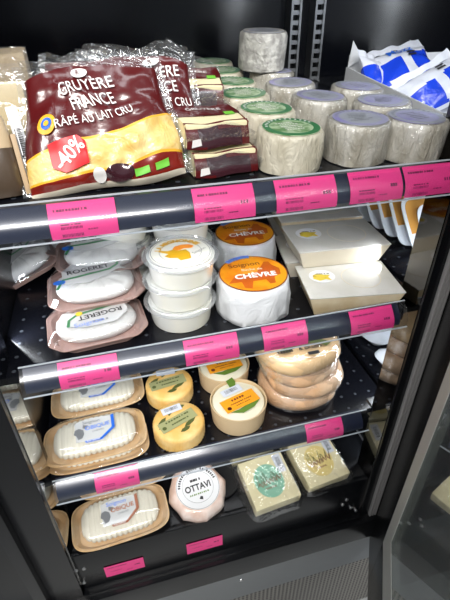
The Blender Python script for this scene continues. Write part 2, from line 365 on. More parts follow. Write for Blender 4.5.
# price tags: a card bent to the rail
def price_tag(label, xa, xb, sh, up_y, zt, zs, tilt, seed, panel=False):
    w_ = xb - xa; h_ = .042
    t = thing('price_tag', label, 'price tag', (0, 0, 0), (0, 0, 0), 'pink price tags')
    def fr_(u, v, off=0):     # u across 0..w_, v 0 (bottom) .. 1 (top)
        a = 1 - v; y = -.004 - .020 * a - .0065 * math.sin(PI * a) - .0032 - off; z = (zt - zs) - .0005 - .0355 * a
        if tilt: c, s = math.cos(tilt), math.sin(tilt); y, z = y * c - z * s, y * s + z * c
        return Vector((xa + u, up_y + y, zs + z))
    if panel: fr_ = lambda u, v, off=0: Vector((xa + u, up_y - .0005 - off, zt + v * h_))
    base = fr_(w_ / 2, 0); t.location = base
    loc = lambda v: v - base
    b = BM(); rows = [[loc(fr_(w_ * i / 4, k / 8)) for i in range(5)] for k in range(9)]; rows2 = [[loc(fr_(w_ * i / 4, k / 8, .0005)) for i in range(5)] for k in range(9)]
    loft(b, rows + rows2[::-1], closed=False, cap0=False, cap1=False); obj('card', b, 'pink', t)
    b = BM(); q = BM(); rnd = random.Random(seed)
    if not panel: bars(q, .012, .06, 0, .024, .34, 0, seed, 15)
    dashes(q, .006, .80, 0, w_ * .5, 11, .055, 0, seed + 1); dashes(q, .012, .44, 0, w_ * .30, 6, .04, 0, seed + 2); dashes(q, w_ * .76, .50, 0, w_ * .14, 3, .10, 0, seed + 3); dashes(q, w_ * .55, .24, 0, w_ * .16, 4, .04, 0, seed + 4)
    merge(b, q)
    for v in b.verts: v.co = loc(fr_(v.co.x, v.co.y, .0009))
    obj('print', b, 'pinkink', t)
k = 0
for xa, xb, l in ((-.075, .000, 'pink price tag on the top rail below the large gruyere bag'), (.091, .168, 'pink price tag on the top rail below the maroon wedge packets'), (.196, .279, 'pink price tag on the top rail below the front green-label round cheese'),
                  (.298, .375, 'pink price tag on the top rail below the front lilac-label cheese'), (.379, .458, 'pink price tag at the right end of the top rail')):
    price_tag(l, xa, xb, 1, .515, 1.2635, SZ1 - .0025, TILT, k); k += 1
for xa, xb, l in ((-.119, -.033, 'pink price tag on the middle rail below the pink trays of white cheese'), (.069, .156, 'pink price tag on the middle rail right of the white tub stack'), (.198, .275, 'pink price tag on the middle rail below the orange-label cheese'), (.354, .436, 'pink price tag on the middle rail below the cream wooden boxes')):
    price_tag(l, xa, xb, 2, .54, 1.011, SZ2 + .001, 0, k); k += 1
for xa, xb, l in ((-.117, -.036, 'pink price tag on the lower rail below the tan tray with blue ribbon print'), (.309, .392, 'pink price tag on the lower rail below the apricot cheese stack')):
    price_tag(l, xa, xb, 3, .555, .7205, SZ3 - .001, 0, k); k += 1
for xa, xb, z0, l in ((-.144, -.060, .406, 'plain pink price tag on the bottom panel, left one under the tan tray'), (.036, .119, .408, 'plain pink price tag on the bottom panel under the hexagonal wrapped cheese')):
    price_tag(l, xa, xb, 4, .511, z0, 0, 0, k, True); k += 1

# ------------------------------------------------------------------ round tommes on the top shelf
def make_tomme(kind, r, h, labmats, label, group, seed):
    t = thing('round_cheese', label, 'cheese', group=group)
    b = BM(); rs = []
    for (f_, z) in ((.93, 0), (.985, .03), (1.0, .12), (1.0, .35), (1.0, .6), (1.0, .85), (.975, .95), (.93, .99), (.80, 1.0), (.4, 1.0)):
        rs.append([p + Vector((p.x, p.y, 0)).normalized() * (nz(Vector((p.x, p.y, z * h * .6)), 60, seed) * .0020 + nz(Vector((p.x, p.y, z * h)), 22, seed + 4) * .003) * (1 if 0 < z < 1 else .4) for p in ring(r * f_, r * f_, z * h, 64)])
    loft(b, rs); obj('cheese_body', b, kind, t)
    if kind == 'tommegrey':
        b = BM(); rs = [[p + Vector((p.x, p.y, 0)).normalized() * (nz(Vector((p.x, p.y, z * h * .5)), 90, seed + 2) * .0016) for p in ring(r * f_, r * f_, z * h, 90)] for f_, z in ((1.035, .04), (1.04, .3), (1.04, .6), (1.035, .84), (1.01, .97), (.95, 1.012), (.88, 1.015))]
        loft(b, rs, 0, False, False); obj('film_wrap', b, 'wrapfilm', t, 60)
    b = BM(); disc(b, r * .86, r * .86, h + .0004, .0008, 56); lab = obj('label', b, labmats[0], t)
    b = BM(); annulus(b, r * .66, r * .855, h + .0013, .0002); 
    obj('label_ring', b, labmats[1], lab)
    b = BM()
    for k in range(26):
        if 6 < k < 20 and labmats[2]:
            a = PI * (k - 13 - .0) / 14.5; q = BM(); bw = r * .035; poly(q, [(-bw, -r * .035, 0), (bw * .8, -r * .035, 0), (bw * .8, r * .045, 0), (-bw, r * .045, 0)])
            for v in q.verts: v.co = Vector(((r * .74 + v.co.y) * math.sin(a) + v.co.x * math.cos(a), (r * .74 + v.co.y) * math.cos(a) - v.co.x * math.sin(a), h + .0018))
            merge(b, q)
    rnd = random.Random(seed)
    for k in range(5): dashes(b, -r * .3 + rnd.uniform(-.1, .1) * r, r * (.32 - .16 * k), h + .0018, r * .6, 7, r * .05, 0, k + seed)
    obj('print', b, labmats[2] or 'ink', lab)
    return t
GR = make_tomme('tommewhite', .0455, .053, ('labpale', 'labgreen', 'whiteprint'), 'white-rind round cheese with green-ringed label, front one of its row, above the third price tag', 'green-label round cheeses on the top shelf', 3)
GR.location = (.246, .583, S1(.583)); GR.rotation_euler = (TILT, 0, .1)
for (px, py, y, rz, l) in ((265, 106, .685, .3, 'green-label round cheese second in its row, directly behind the front one'), (243, 93, .785, -.3, 'green-label round cheese third in its row, beside the upper maroon packet'),
                           (232, 80, .88, .5, 'green-label round cheese fourth in its row'), (221, 69, .985, -.2, 'green-label round cheese fifth in its row, mostly hidden, only a rim of label showing'), (212, 56, 1.09, .2, 'green-label round cheese farthest back in its row, against the dark back panel')):
    p = PY(px, py, y); dup(GR, (p.x, y, S1(y)), (TILT, 0, rz), l)
TG = make_tomme('tommegrey', .0450, .056, ('labgrey', 'lablilac', 'greyink'), 'film-wrapped greyish round cheese with pale grey-blue label, at the front beside the green-label row', 'film-wrapped grey round cheeses on the top shelf', 9)
TG.location = (.3535, .590, S1(.590)); TG.rotation_euler = (TILT, 0, -.15)
TL = make_tomme('tommegrey', .0450, .056, ('lablilac', 'labgrey', 'greyink'), 'film-wrapped round cheese with lilac label at the right front corner of the top shelf', 'film-wrapped grey round cheeses on the top shelf', 21)
p = PY(415, 116, .577); TL.location = (p.x, .577, S1(.577)); TL.rotation_euler = (TILT, 0, .2)
for src, px, y, rz, l in ((TG, 319, .725, .4, 'film-wrapped grey round cheese second in its row, behind the front pale-label one'), (TG, 290, .83, -.5, 'film-wrapped grey round cheese third in its row, in front of the steel uprights'), (TG, 270, .945, 1.1, 'grey round cheese that carries the tall one on its top'),
                          (TL, 384, .672, -.3, 'lilac-label round cheese second in the right row, beside the carton'), (TL, 355, .775, .6, 'lilac-label round cheese farthest back in the right row, by the left end of the carton')):
    p = PY(px, 90, y); dup(src, (p.x, y, S1(y)), (TILT, 0, rz), l)
t = make_tomme('tommeblue', .0460, .066, ('labgrey', 'tommeblue', 'greyink'), 'tall blue-grey mottled round cheese standing on top of another, highest of all', 'film-wrapped grey round cheeses on the top shelf', 31)
p = PY(262, 60, .945); t.location = (p.x, .945, S1(.945) + .059); t.rotation_euler = (TILT, 0, 0)

# ------------------------------------------------------------------ gruyere bags
def bag_surface(w_, h_, th, seed):
    def S(u, v, off=0):       # u -1..1, v 0..1 ; returns local point, x across, y depth (front -y), z up
        e = max(0, (1 - abs(u) ** 4)) ** .6 * max(0, math.sin(PI * min(1, max(0, v) ** .62 * 1.02))) ** .7
        P = Vector((u * w_ / 2 * (1.04 - .20 * v), 0, v * h_))
        wr = nz(P, 26, seed) * .006 + nz(P, 70, seed + 3) * .0022 + nz(Vector((P.x * .4, 0, P.z * 2)), 50, seed + 6) * .0025
        return P + Vector((nz(P, 12, seed + 8) * .012, -(th * e + wr * (.35 + e)) - off, nz(P, 12, seed + 11) * .009))
    return S
def make_gruyere(label, group, full=True, seed=1, w_=.185, h_=.165, th=.026, lettered=True, tx_=-.02):
    t = thing('grated_cheese_bag', label, 'cheese bag', group=group)
    S = bag_surface(w_, h_, th, seed)
    bot = lambda u: .0
    c1 = lambda u: .09 + .035 * ((u + 1) / 2) + .045 * math.exp(-((u - .55) / .35) ** 2)          # bottom of the window
    c2 = lambda u: .29 + .17 * ((u + 1) / 2)                         # top of the window
    c3 = lambda u: .87 - .05 * u * u
    bands = [(bot, lambda u: .035, 'yellowwhite'), (lambda u: .035, c1, 'red'), (c1, lambda u: c1(u) + .018, 'rim'), (lambda u: c1(u) + .018, lambda u: c2(u) - .016, 'cheese'), (lambda u: c2(u) - .016, c2, 'rim'), (c2, c3, 'maroon')]
    mi = dict(yellowwhite=3, red=1, rim=4, cheese=2, maroon=0)
    b = BM(); N = 60; prev = None
    for lo, hi, nm in bands:
        k = 14 if nm in ('cheese', 'maroon') else (8 if nm == 'red' else 2)
        for j in range(k):
            A = [S(-1 + 2 * i / N, lo(-1 + 2 * i / N) * (1 - j / k) + hi(-1 + 2 * i / N) * j / k) for i in range(N + 1)]
            B = [S(-1 + 2 * i / N, lo(-1 + 2 * i / N) * (1 - (j + 1) / k) + hi(-1 + 2 * i / N) * (j + 1) / k) for i in range(N + 1)]
            vb = [b.verts.new(p) for p in A] if prev is None else prev; vt = [b.verts.new(p) for p in B]
            for i in range(N):
                f = b.faces.new((vb[i], vb[i + 1], vt[i + 1], vt[i])); f.material_index = mi[nm]; f.smooth = True
            prev = vt
    # back side
    rows = [[(S(-1 + 2 * i / 20, c3(-1 + 2 * i / 20) * j / 12) * 1) for i in range(21)] for j in range(13)]
    rows = [[Vector((p.x, -p.y * .55 + .001, p.z)) for p in r] for r in rows]
    loft(b, rows, 0, False, False, False)
    body = obj('bag_body', b, ['maroon', 'redbrown', 'gruyere', 'boxpale', 'yellowrim'], t, 60)
    b = BM(); rows = []
    for j in range(9):
        r = []
        for i in range(N + 1):
            u = -1 + 2 * i / N; v = c3(u) - .01 + (.135 + .03 * math.sin(u * 5 + seed) + (.04 if u > .55 else 0)) * j / 8; p = S(u * 1.0, v)
            r.append(p + Vector((0, -.006 * math.sin(j * 1.3 + u * 9) * j / 8 - .004 * j / 8 * nz(p, 60, 5), 0)))
        rows.append(r)
    loft(b, rows, 0, False, False, False); obj('crimped_top', b, 'bagfilm', t, 80)
    # clear side seams
    for s in (-1, 1):
        b = BM(); rows = [[S(s * 1.0, j / 16 * .95) + Vector((s * q * .010, .002 + nz(Vector((0, 0, j * .3)), 1, s) * .004 * q, 0)) for q in (0, .5, 1)] for j in range(17)]
        loft(b, rows, 0, False, False, False); obj('side_seam', b, 'bagfilm', t, 80)
    if not full:
        cx = .5
    dec = lambda cu, cv, rot=0, off=.0042: (lambda v: S(cu + (v.x * math.cos(rot) - v.y * math.sin(rot)) / (w_ / 2), cv + (v.x * math.sin(rot) + v.y * math.cos(rot)) / h_, off))
    if lettered:
        lettering('GRUY\u00c8RE', .0200, 'whiteprint', body, dec(tx_, .690, .13), bold=.004, sx=.96, sub=2)
        lettering('FRANCE', .0180, 'whiteprint', body, dec(tx_ + .04, .580, .13), bold=.004, sx=.96, sub=2)
        lettering('R\u00c2P\u00c9 AU LAIT CRU', .0130, 'whiteprint', body, dec(tx_, .475, .13), sx=.96, sub=2)
        b = BM(); q = BM(); disc(q, .012, .0062, 0, 0.0001, 24)
        for v in q.verts: v.co = dec(tx_ - .02, .795, .1)(v.co)
        merge(b, q); o = obj('logo', b, 'whiteprint', body); lettering('R', .009, 'maroon', o, dec(tx_ - .04, .795, .1, .0052), bold=.02)
    def patch(name, pts, m, cu, cv, rot, off=.0036):
        b = BM(); q = BM(); poly(q, [(x, y, 0) for x, y in pts]); bmesh.ops.triangulate(q, faces=q.faces[:]); bmesh.ops.subdivide_edges(q, edges=q.edges[:], cuts=3, use_grid_fill=True)
        for v in q.verts: v.co = dec(cu, cv, rot, off)(v.co)
        merge(b, q); return obj(name, b, m, body)
    circ = lambda r, n=20: [(r * math.cos(2 * PI * i / n), r * math.sin(2 * PI * i / n)) for i in range(n)]
    if full:
        patch('seal', circ(.0105), 'yellowrim', -.68, .455, 0); patch('seal', circ(.0062), 'bluelab', -.68, .455, 0, .0044); patch('seal', circ(.003), 'yellowrim', -.68, .455, 0, .0052)
        s = patch('discount_sticker', [(-.021, -.008), (-.011, -.018), (.018, -.015), (.021, .010), (.014, .017), (-.018, .016)], 'redlab', -.48, .245, .12, .0046)
        lettering('-40%', .022, 'whiteprint', s, dec(-.48, .245, .62, .0068), bold=.02, sx=.85, sub=1)
        patch('seal', circ(.009), 'whiteprint', -.16, .075, 0); patch('logo', [(x * 1.6, y) for x, y in circ(.011)], 'maroondark', .12, .085, .1)
    patch('green_sticker', [(-.009, -.0035), (.008, -.004), (.009, .004), (-.008, .005)], 'greenlab', .40, .075, .15); patch('green_sticker', [(-.009, -.0035), (.008, -.004), (.009, .004), (-.008, .004)], 'greenlab', .66, .085, .1)
    return t
G1 = make_gruyere('large maroon bag of grated gruyere with a red -40% sticker, front left', 'maroon gruyere bags', True, 1)
p0 = PZ(38, 203, 1.262); G1.location = (.002, .560, 1.2565); G1.rotation_euler = (-.52, -.07, .02)
G2 = make_gruyere('second maroon gruyere bag, half hidden behind the large front one, right half showing', 'maroon gruyere bags', False, 5, .165, .165, .022, tx_=.30)
G2.location = (.045, .612, 1.2585); G2.rotation_euler = (-.52, .05, -.08)
G3 = make_gruyere('rearmost maroon gruyere bag, only its clear crimped top corner showing', 'maroon gruyere bags', False, 8, .16, .13, .022, lettered=False)
G3.location = (-.008, .780, 1.268); G3.rotation_euler = (-.45, .10, .10)
# barcode edge strip left of the bag
b = BM(); bx(b, -.0065, .0065, -.0006, .0006, 0, .085); t = thing('backing_card', 'upright narrow white barcode card between the beige packets and the gruyere bag', 'card', (-.094, .582, 1.270), (-.42, -.10, .05)); o = obj('card', b, 'white', t)
b = BM(); rnd = random.Random(4)
z = .008
while z < .06: 
    k_ = rnd.uniform(.0006, .0016); poly(b, [(-.004, -.0009, z), (.004, -.0009, z), (.004, -.0009, z + k_), (-.004, -.0009, z + k_)]); z += k_ + rnd.uniform(.0006, .0014)
obj('barcode', b, 'ink', o)

# ------------------------------------------------------------------ maroon wedge packets
def make_packet(label, seed=0):
    """cream wedge of cheese in a maroon film pack; the clear sealing fin arches up at the back"""
    t = thing('wedge_packet', label, 'cheese packet', group='maroon wedge cheese packets')
    w_, d, h = .088, .070, .030
    def wob(p): return p + Vector((nz(p, 30, seed), nz(p, 30, seed + 3), nz(p, 30, seed + 5))) * .0022
    b = BM(); bx(b, -w_ / 2, w_ / 2, 0, d, 0, h, .003); bmesh.ops.subdivide_edges(b, edges=b.edges[:], cuts=2, use_grid_fill=True); o = obj('cheese_block', b, 'block', t, xf=wob)
    # sleeve: maroon top sheet, leaving a cream strip, and a dark front window
    b = BM(); N = 16
    rows = [[wob(Vector((-w_ / 2 - .001 + (w_ + .002) * i / N, d * (.42 + .58 * j / 6), h + .0012))) for i in range(N + 1)] for j in range(7)]
    rows.append([wob(Vector((-w_ / 2 - .001 + (w_ + .002) * i / N, d + .0015, h * .2))) for i in range(N + 1)]); loft(b, rows, 0, False, False, False); top = obj('top_sleeve', b, 'maroon', t)
    lettering('GRUY\u00c8RE', .012, 'whiteprint', top, lambda v: wob(Vector((v.x, d * .76 + v.y, h + .0022))), sub=1)
    b = BM()
    rows = []
    for j in range(9):
        a = j / 8; y = d * .12 * (1 - a) ** 2 - .0015 - .008 * math.sin(PI * a * .6); z = h + .001 - a * (h - .002)
        rows.append([wob(Vector((-w_ / 2 - .0015 + (w_ + .003) * i / N, y - .003 * math.sin(PI * i / N), z))) for i in range(N + 1)])
    vs = loft(b, rows, 0, False, False, False)
    for f in b.faces:
        c = f.calc_center_median()
        f.material_index = 1 if (-w_ * .30 < c.x < w_ * .40 and h * .12 < c.z < h * .85) else 0
    fw = obj('front_film', b, ['maroon', 'maroondark'], t)
    b = BM(); q = BM(); poly(q, [(-w_ / 2 + .004, .002, .006), (-w_ / 2 + .018, .002, .008), (-w_ / 2 + .016, .002, .017), (-w_ / 2 + .005, .002, .016)]); merge(b, q)
    for v in b.verts: v.co.y = -.0125
    obj('small_label', b, 'whiteprint', fw)
    for s in (-1, 1):
        b = BM(); rows = [[wob(Vector((s * (w_ / 2 + .001), d * i / 6, h * k_ / 4))) for i in range(7)] for k_ in range(5)]; loft(b, rows, 0, False, False, False); obj('side_film', b, 'redbrown' if s > 0 else 'block', t)
    # clear arched fin at front and back
    for y0, hh, nm in ((-.010, .024, 'sealing_fin'), (d * .95, .026, 'sealing_fin')):
        b = BM(); rows = [[wob(Vector((-w_ / 2 - .006 + (w_ + .012) * i / N, y0 + (-.006 if y0 < 0 else .006) * j / 4, h * (.45 if y0 < 0 else .8) + hh * (.25 + .75 * math.sin(PI * (i + .4) / (N + .8))) * j / 4))) for i in range(N + 1)] for j in range(5)]
        loft(b, rows, 0, False, False, False); obj(nm, b, 'bagfilm', t, 80)
    b = BM(); bx(b, w_ * .26, w_ * .42, d * .38, d * .52, h + .0016, h + .0022); obj('green_sticker', b, 'greenlab', t)
    return t
PK = make_packet('lower maroon wedge packet of the front pair, at the front edge of the top shelf', 0)
PK.location = (.152, .572, 1.2545); PK.rotation_euler = (TILT, 0, .10)
dup(PK, (.143, .584, 1.289), (TILT + .06, .02, .16), 'maroon wedge packet on top of the front pair, cream cheese side and green sticker showing')
dup(PK, (.146, .715, 1.268), (TILT, 0, -.10), 'lower maroon packet of the rear pile, its plum-coloured window in shade')
dup(PK, (.146, .735, 1.312), (TILT + .20, .03, -.06), 'top maroon packet of the rear pile, its lettered sleeve and clear arched fin facing out')
dup(PK, (.140, .81, 1.272), (TILT, 0, .1), 'maroon packet at the very back of the rear pile, beside the green-label cheeses')

# ------------------------------------------------------------------ beige packets at the left end
t = thing('hard_cheese_block', 'tall beige cheese block in clear film at the far left back with a white label', 'cheese packet', (-.138, .79, S1(.79)), (TILT, 0, .05))
b = BM(); bx(b, -.06, .045, -.03, .03, 0, .128, .006); bmesh.ops.subdivide_edges(b, edges=b.edges[:], cuts=3, use_grid_fill=True); obj('cheese', b, 'beige', t, xf=lambda p: p + Vector((nz(p, 20, 2), nz(p, 20, 5), nz(p, 20, 8))) * .003)
b = BM(); bx(b, -.012, .036, -.034, -.0325, .045, .092); lo = obj('label', b, 'barcode', t)
b = BM(); q = BM(); bars(q, -.006, .052, 0, .036, .020, 0, 3, 18); dashes(q, -.006, .078, 0, .030, 8, .003, 0, 5); merge(b, q); obj('barcode', b, 'greyink', lo, xf=lambda v: Vector((v.x, -.0346, v.y)))
b = BM(); rows = [[Vector((-.065 + .115 * i / 14, -.038 + .004 * nz(Vector((i * .4, j * .4, 0)), 1, 3), .002 + .135 * j / 10)) for i in range(15)] for j in range(11)]; loft(b, rows, 0, False, False, False); obj('film_wrap', b, 'bagfilm', t, 80)
t = thing('yellow_cheese_packet', 'pale yellow cheese wedge in clear film at the left end, behind the gold-label pack', 'cheese packet', (-.143, .665, S1(.665)), (-.18, 0, .05))
b = BM(); bx(b, -.05, .052, -.02, .02, 0, .040, .004); obj('rind', b, 'rindbrown', t)
b = BM(); bx(b, -.05, .052, -.02, .02, .040, .108, .004); obj('cheese', b, 'butterpack', t, xf=lambda p: p + Vector((0, nz(p, 20, 5), 0)) * .003)
b = BM(); rows = [[Vector((-.055 + .112 * i / 14, -.026 + .004 * nz(Vector((i * .4, j * .4, 0)), 1, 7), .002 + .125 * j / 10)) for i in range(15)] for j in range(11)]; loft(b, rows, 0, False, False, False); obj('film_wrap', b, 'clearfilm', t, 80)
t = thing('gold_label_pouch', 'dark brown pouch with gold oval print and tan side, left front of the top shelf', 'cheese pouch', (-.150, .565, S1(.565)), (-.30, 0, .20))
b = BM(); rs = [ring(.047 * k_, .020 * m_, z_, 40, p=3.2) for k_, m_, z_ in ((.9, .6, 0), (1, 1, .012), (1, 1.1, .04), (.98, 1, .055))]; loft(b, rs); obj('pouch_body', b, 'brownpack', t, xf=lambda p: p + Vector((0, nz(p, 25, 5), 0)) * .004)
b = BM(); rs = [ring(.046 * k_, .019 * m_, z_, 40, p=3.2) for k_, m_, z_ in ((1, 1, .0555), (1, 1, .07), (.96, .9, .088), (.85, .6, .10))]; loft(b, rs); tp = obj('pouch_top', b, 'beige', t)
b = BM(); q = BM(); disc(q, .024, .026, 0, .0006, 30); merge(b, q)
obj('gold_print', b, 'gold', tp, xf=lambda v: Vector((v.x - .004, -.0215 - v.z - .0, v.y + .078)))
b = BM(); bx(b, .046, .052, -.012, .016, .0, .070, .002); obj('tan_side', b, 'rindbrown', t)
b = BM(); bx(b, .0535, .0545, -.014, -.004, .045, .095); obj('white_edge_label', b, 'white', t)

# ------------------------------------------------------------------ carton with blue pouches in the neighbour bay
ca = thing('carton', 'open white cardboard carton standing on the far right of the top level', 'carton', (.512, .615, S1(.615)), (TILT, 0, -.08))
b = BM(); bx(b, 0, .003, 0, .38, 0, .046); obj('left_side', b, 'carton', ca)
b = BM(); bx(b, .003, .30, .377, .38, 0, .070); obj('back_side', b, 'carton', ca)
b = BM(); bx(b, .30, .303, 0, .38, 0, .046); obj('right_side', b, 'carton', ca)
b = BM(); bx(b, .003, .30, .003, .377, 0, .003); obj('carton_floor', b, 'carton', ca)
b = BM(); bx(b, .003, .30, 0, .003, 0, .046); obj('front_side', b, 'carton', ca)
b = BM(); loft(b, [[Vector((x, y, z)) for x, z in ((.0, .046), (.028, .060), (.022, .075), (.004, .098))] for y in (.372, .374)]); obj('corner_flap', b, 'carton', ca)
def make_pouch(label, text, seed):
    t = thing('mozzarella_pouch', label, 'cheese pouch', group='blue and white pouches in the carton')
    w_, h_, th = .125, .105, .022
    def S(u, v, s=-1, off=0):
        e = (max(0, 1 - abs(u) ** 3) * max(0, 1 - abs(2 * v - 1) ** 3)) ** .7; P = Vector((u * w_ / 2 * (1 + .12 * abs(2 * v - 1) ** 4), 0, v * h_))
        return P + Vector((0, s * (th * e + off) + nz(P, 40, seed) * .004, nz(P, 14, seed + 2) * .006))
    b = BM()
    for s in (-1, 1):
        N = 30; rows = [[S(-1 + 2 * i / N, j / 20, s) for i in range(N + 1)] for j in range(21)]; vs = loft(b, rows, 0, False, False, False)
    for f in b.faces:
        c = f.calc_center_median(); u = c.x / (w_ / 2); v = c.z / h_
        f.material_index = 0 if (v > .68 + .1 * u or v < .06 or abs(u - .1) < .13 + .05 * v) else 1
    bo = obj('pouch_body', b, ['bluewhite', 'blue'], t, 70)
    for s, nm in ((1, 'sealed_edge'),):
        b = BM(); rows = [[S(-1 + 2 * i / 24, .97) + Vector((0, .003 * math.sin(i * .9), .016 * j / 3 + .012 * j / 3 * ((i / 12 - 1) ** 2))) for i in range(25)] for j in range(4)]; loft(b, rows, 0, False, False, False); obj(nm, b, 'bluewhite', t, 70)
    if text: lettering(text, .024, 'bluelab', bo, lambda v: S(v.x / (w_ / 2), .80 + v.y / h_, -1, .003), sub=1, bold=.015)
    for y0 in (.001, -.007):
        b = BM(); poly(b, [(-.009, y0, 0), (.009, y0, 0), (.009, y0 + .005, 0), (-.009, y0 + .005, 0)])
        for v in b.verts: v.co = S((v.co.x + (.02)) / (w_ / 2), (.66 if text else .86) + v.co.y / h_, -1, .0035)
        obj('print', b, 'ink', bo)
    return t
m1 = make_pouch('blue and white pouch with blue lettering, lying at the back of the carton', 'Mozz', 2); m1.location = (.640, .875, 1.298); m1.rotation_euler = (-1.05, -.22, -.10)
m2 = make_pouch('blue and white striped pouch leaning out of the carton front towards the right', '', 6); m2.location = (.640, .755, 1.280); m2.rotation_euler = (-.85, -.40, .05); m2.scale = (.95, .95, .8)
m3 = dup(m2, (.725, .965, 1.288), (-.60, .45, .30), 'blue pouch standing on end behind the others, tip pointing up'); m3.scale = (.6, .8, .7)
m4 = dup(m2, (.575, .90, 1.288), (-.75, .35, .3), 'blue pouch at the left end of the carton, white corner up'); m4.scale = (.6, .8, .7)
m5 = dup(m2, (.77, .78, 1.282), (-1.2, .1, -.3), 'pouch lying low at the right edge of the carton, mostly out of view')

# ------------------------------------------------------------------ pink trays of white oval cheese
def make_pink_tray(label, text='ROGERET'):
    t = thing('cheese_tray', label, 'packed cheese', group='pink trays of oval white cheese')
    W, D = .080, .062
    def octo(k, z, ky=None):
        ky = ky or k; x, y = W * k, D * ky; c = .022; pts = [(x, -y + c), (x, y - c), (x - c, y), (-x + c, y), (-x, y - c), (-x, -y + c), (-x + c, -y), (x - c, -y)]
        out = []
        for i, p in enumerate(pts):
            a, q, d = Vector((*pts[i - 1], z)), Vector((*p, z)), Vector((*pts[(i + 1) % 8], z)); out += [q + (a - q).normalized() * .006, q + ((a - q).normalized() + (d - q).normalized()) * .0018, q + (d - q).normalized() * .006]
        return out
    b = BM(); loft(b, [octo(.80, 0), octo(.84, .001), octo(.93, .013), octo(1, .0145), octo(1, .0160), octo(.91, .0150), octo(.82, .004)]); obj('tray', b, 'pinktray', t)
    b = BM(); rs = []
    for k_, z in ((.7, .004), (.95, .008), (1, .016), (.96, .023), (.82, .029), (.55, .032), (.2, .033)):
        rs.append([Vector((p.x, p.y, p.z + (.0018 * math.sin(p.x * 420 + p.y * 60) if z > .02 else 0))) for p in ring(.066 * k_, .045 * k_, z * 1.05, 96, p=2.3)])
    loft(b, rs); obj('oval_cheese', b, 'white_cheese', t, 60)
    b = BM(); rs = [octo(.99, .0165), octo(.97, .019), octo(.92, .026), octo(.84, .034), octo(.70, .0375), octo(.35, .0385)]; loft(b, rs, 0, False, True)
    obj('clear_dome', b, 'domefilm', t, 60)
    pts = [(-.050, -.022), (-.010, -.026), (.022, -.012), (.046, .006), (.050, .030), (.022, .042), (-.030, .042), (-.052, .018)]
    z = .0392
    b = BM(); poly(b, [(x, y, z) for x, y in pts], 0, .0002); lab = obj('label', b, 'rogetlab', t)
    b = BM(); strip = [(-.060, -.034), (-.050, -.008), (-.022, -.004), (.028, .004), (.042, .016), (.044, .034)]
    L = [Vector((x, y, z + .0006)) for x, y in strip]; Rr = []
    for i, p in enumerate(L):
        d = (L[min(i + 1, len(L) - 1)] - L[max(i - 1, 0)]).normalized(); Rr.append((p + Vector((-d.y, d.x, 0)) * .0024, p - Vector((-d.y, d.x, 0)) * .0024))
    for (a, c), (d, e) in zip(Rr, Rr[1:]): f = b.faces.new([b.verts.new(v) for v in (a, c, e, d)])
    obj('green_band', b, 'green', lab)
    lettering(text, .0165, 'ink', lab, flat(z + .0008, -.008, .013, .10), bold=.02, sx=1.0)
    b = BM(); dashes(b, -.018, .029, z + .0007, .026, 4, .005, 0, 3); dashes(b, -.014, .001, z + .0007, .026, 9, .0015, 0, 5); obj('print', b, 'greyink', lab)
    b = BM(); disc(b, .010, .0065, z + .0004, .0002, 20, -.056, -.014); obj('blue_mark', b, 'bluelab', lab)
    return t
RG = make_pink_tray('pink tray with dark lettering, upper one of the front pile by the white tubs')
g_ = 'pink trays of oval white cheese'
RG.location = (-.054, .688, SZ2 + .040); RG.rotation_euler = (.06, 0, .06)
low = dup(RG, (-.060, .630, SZ2 + .001), (0, .0, PI + .10), 'lower pink tray at the front of the middle shelf, upside-down lettering and small yellow sticker')
bk = dup(RG, (-.038, .755, SZ2 + .066), (.10, .04, .02), 'pink tray of oval white cheese resting behind and on the lettered front one')
dup(RG, (-.050, .742, SZ2 + .001), (0, 0, .06), 'pink tray hidden beneath the upper lettered tray')
dup(RG, (-.072, .880, SZ2 + .046), (.06, -.05, .12), 'pink tray at the back just below the top price rail, left of centre')
dup(RG, (-.072, .90, SZ2 + .001), (0, 0, .1), 'pink tray at the very back of the middle shelf, bottom of its pile')
dup(RG, (-.198, .85, SZ2 + .020), (.10, -.30, .30), 'tilted pink tray cut off by the left edge of the photo')
b = BM(); disc(b, .0055, .0055, 0, .0006, 16, .03, .0); 
o = obj('yellow_sticker', b, 'goldlab', low); o.location = (-.005, .004, .0408)
lettering('Soignon', .015, 'bluescript', low, flat(.0412, .012, .034, PI + .1))

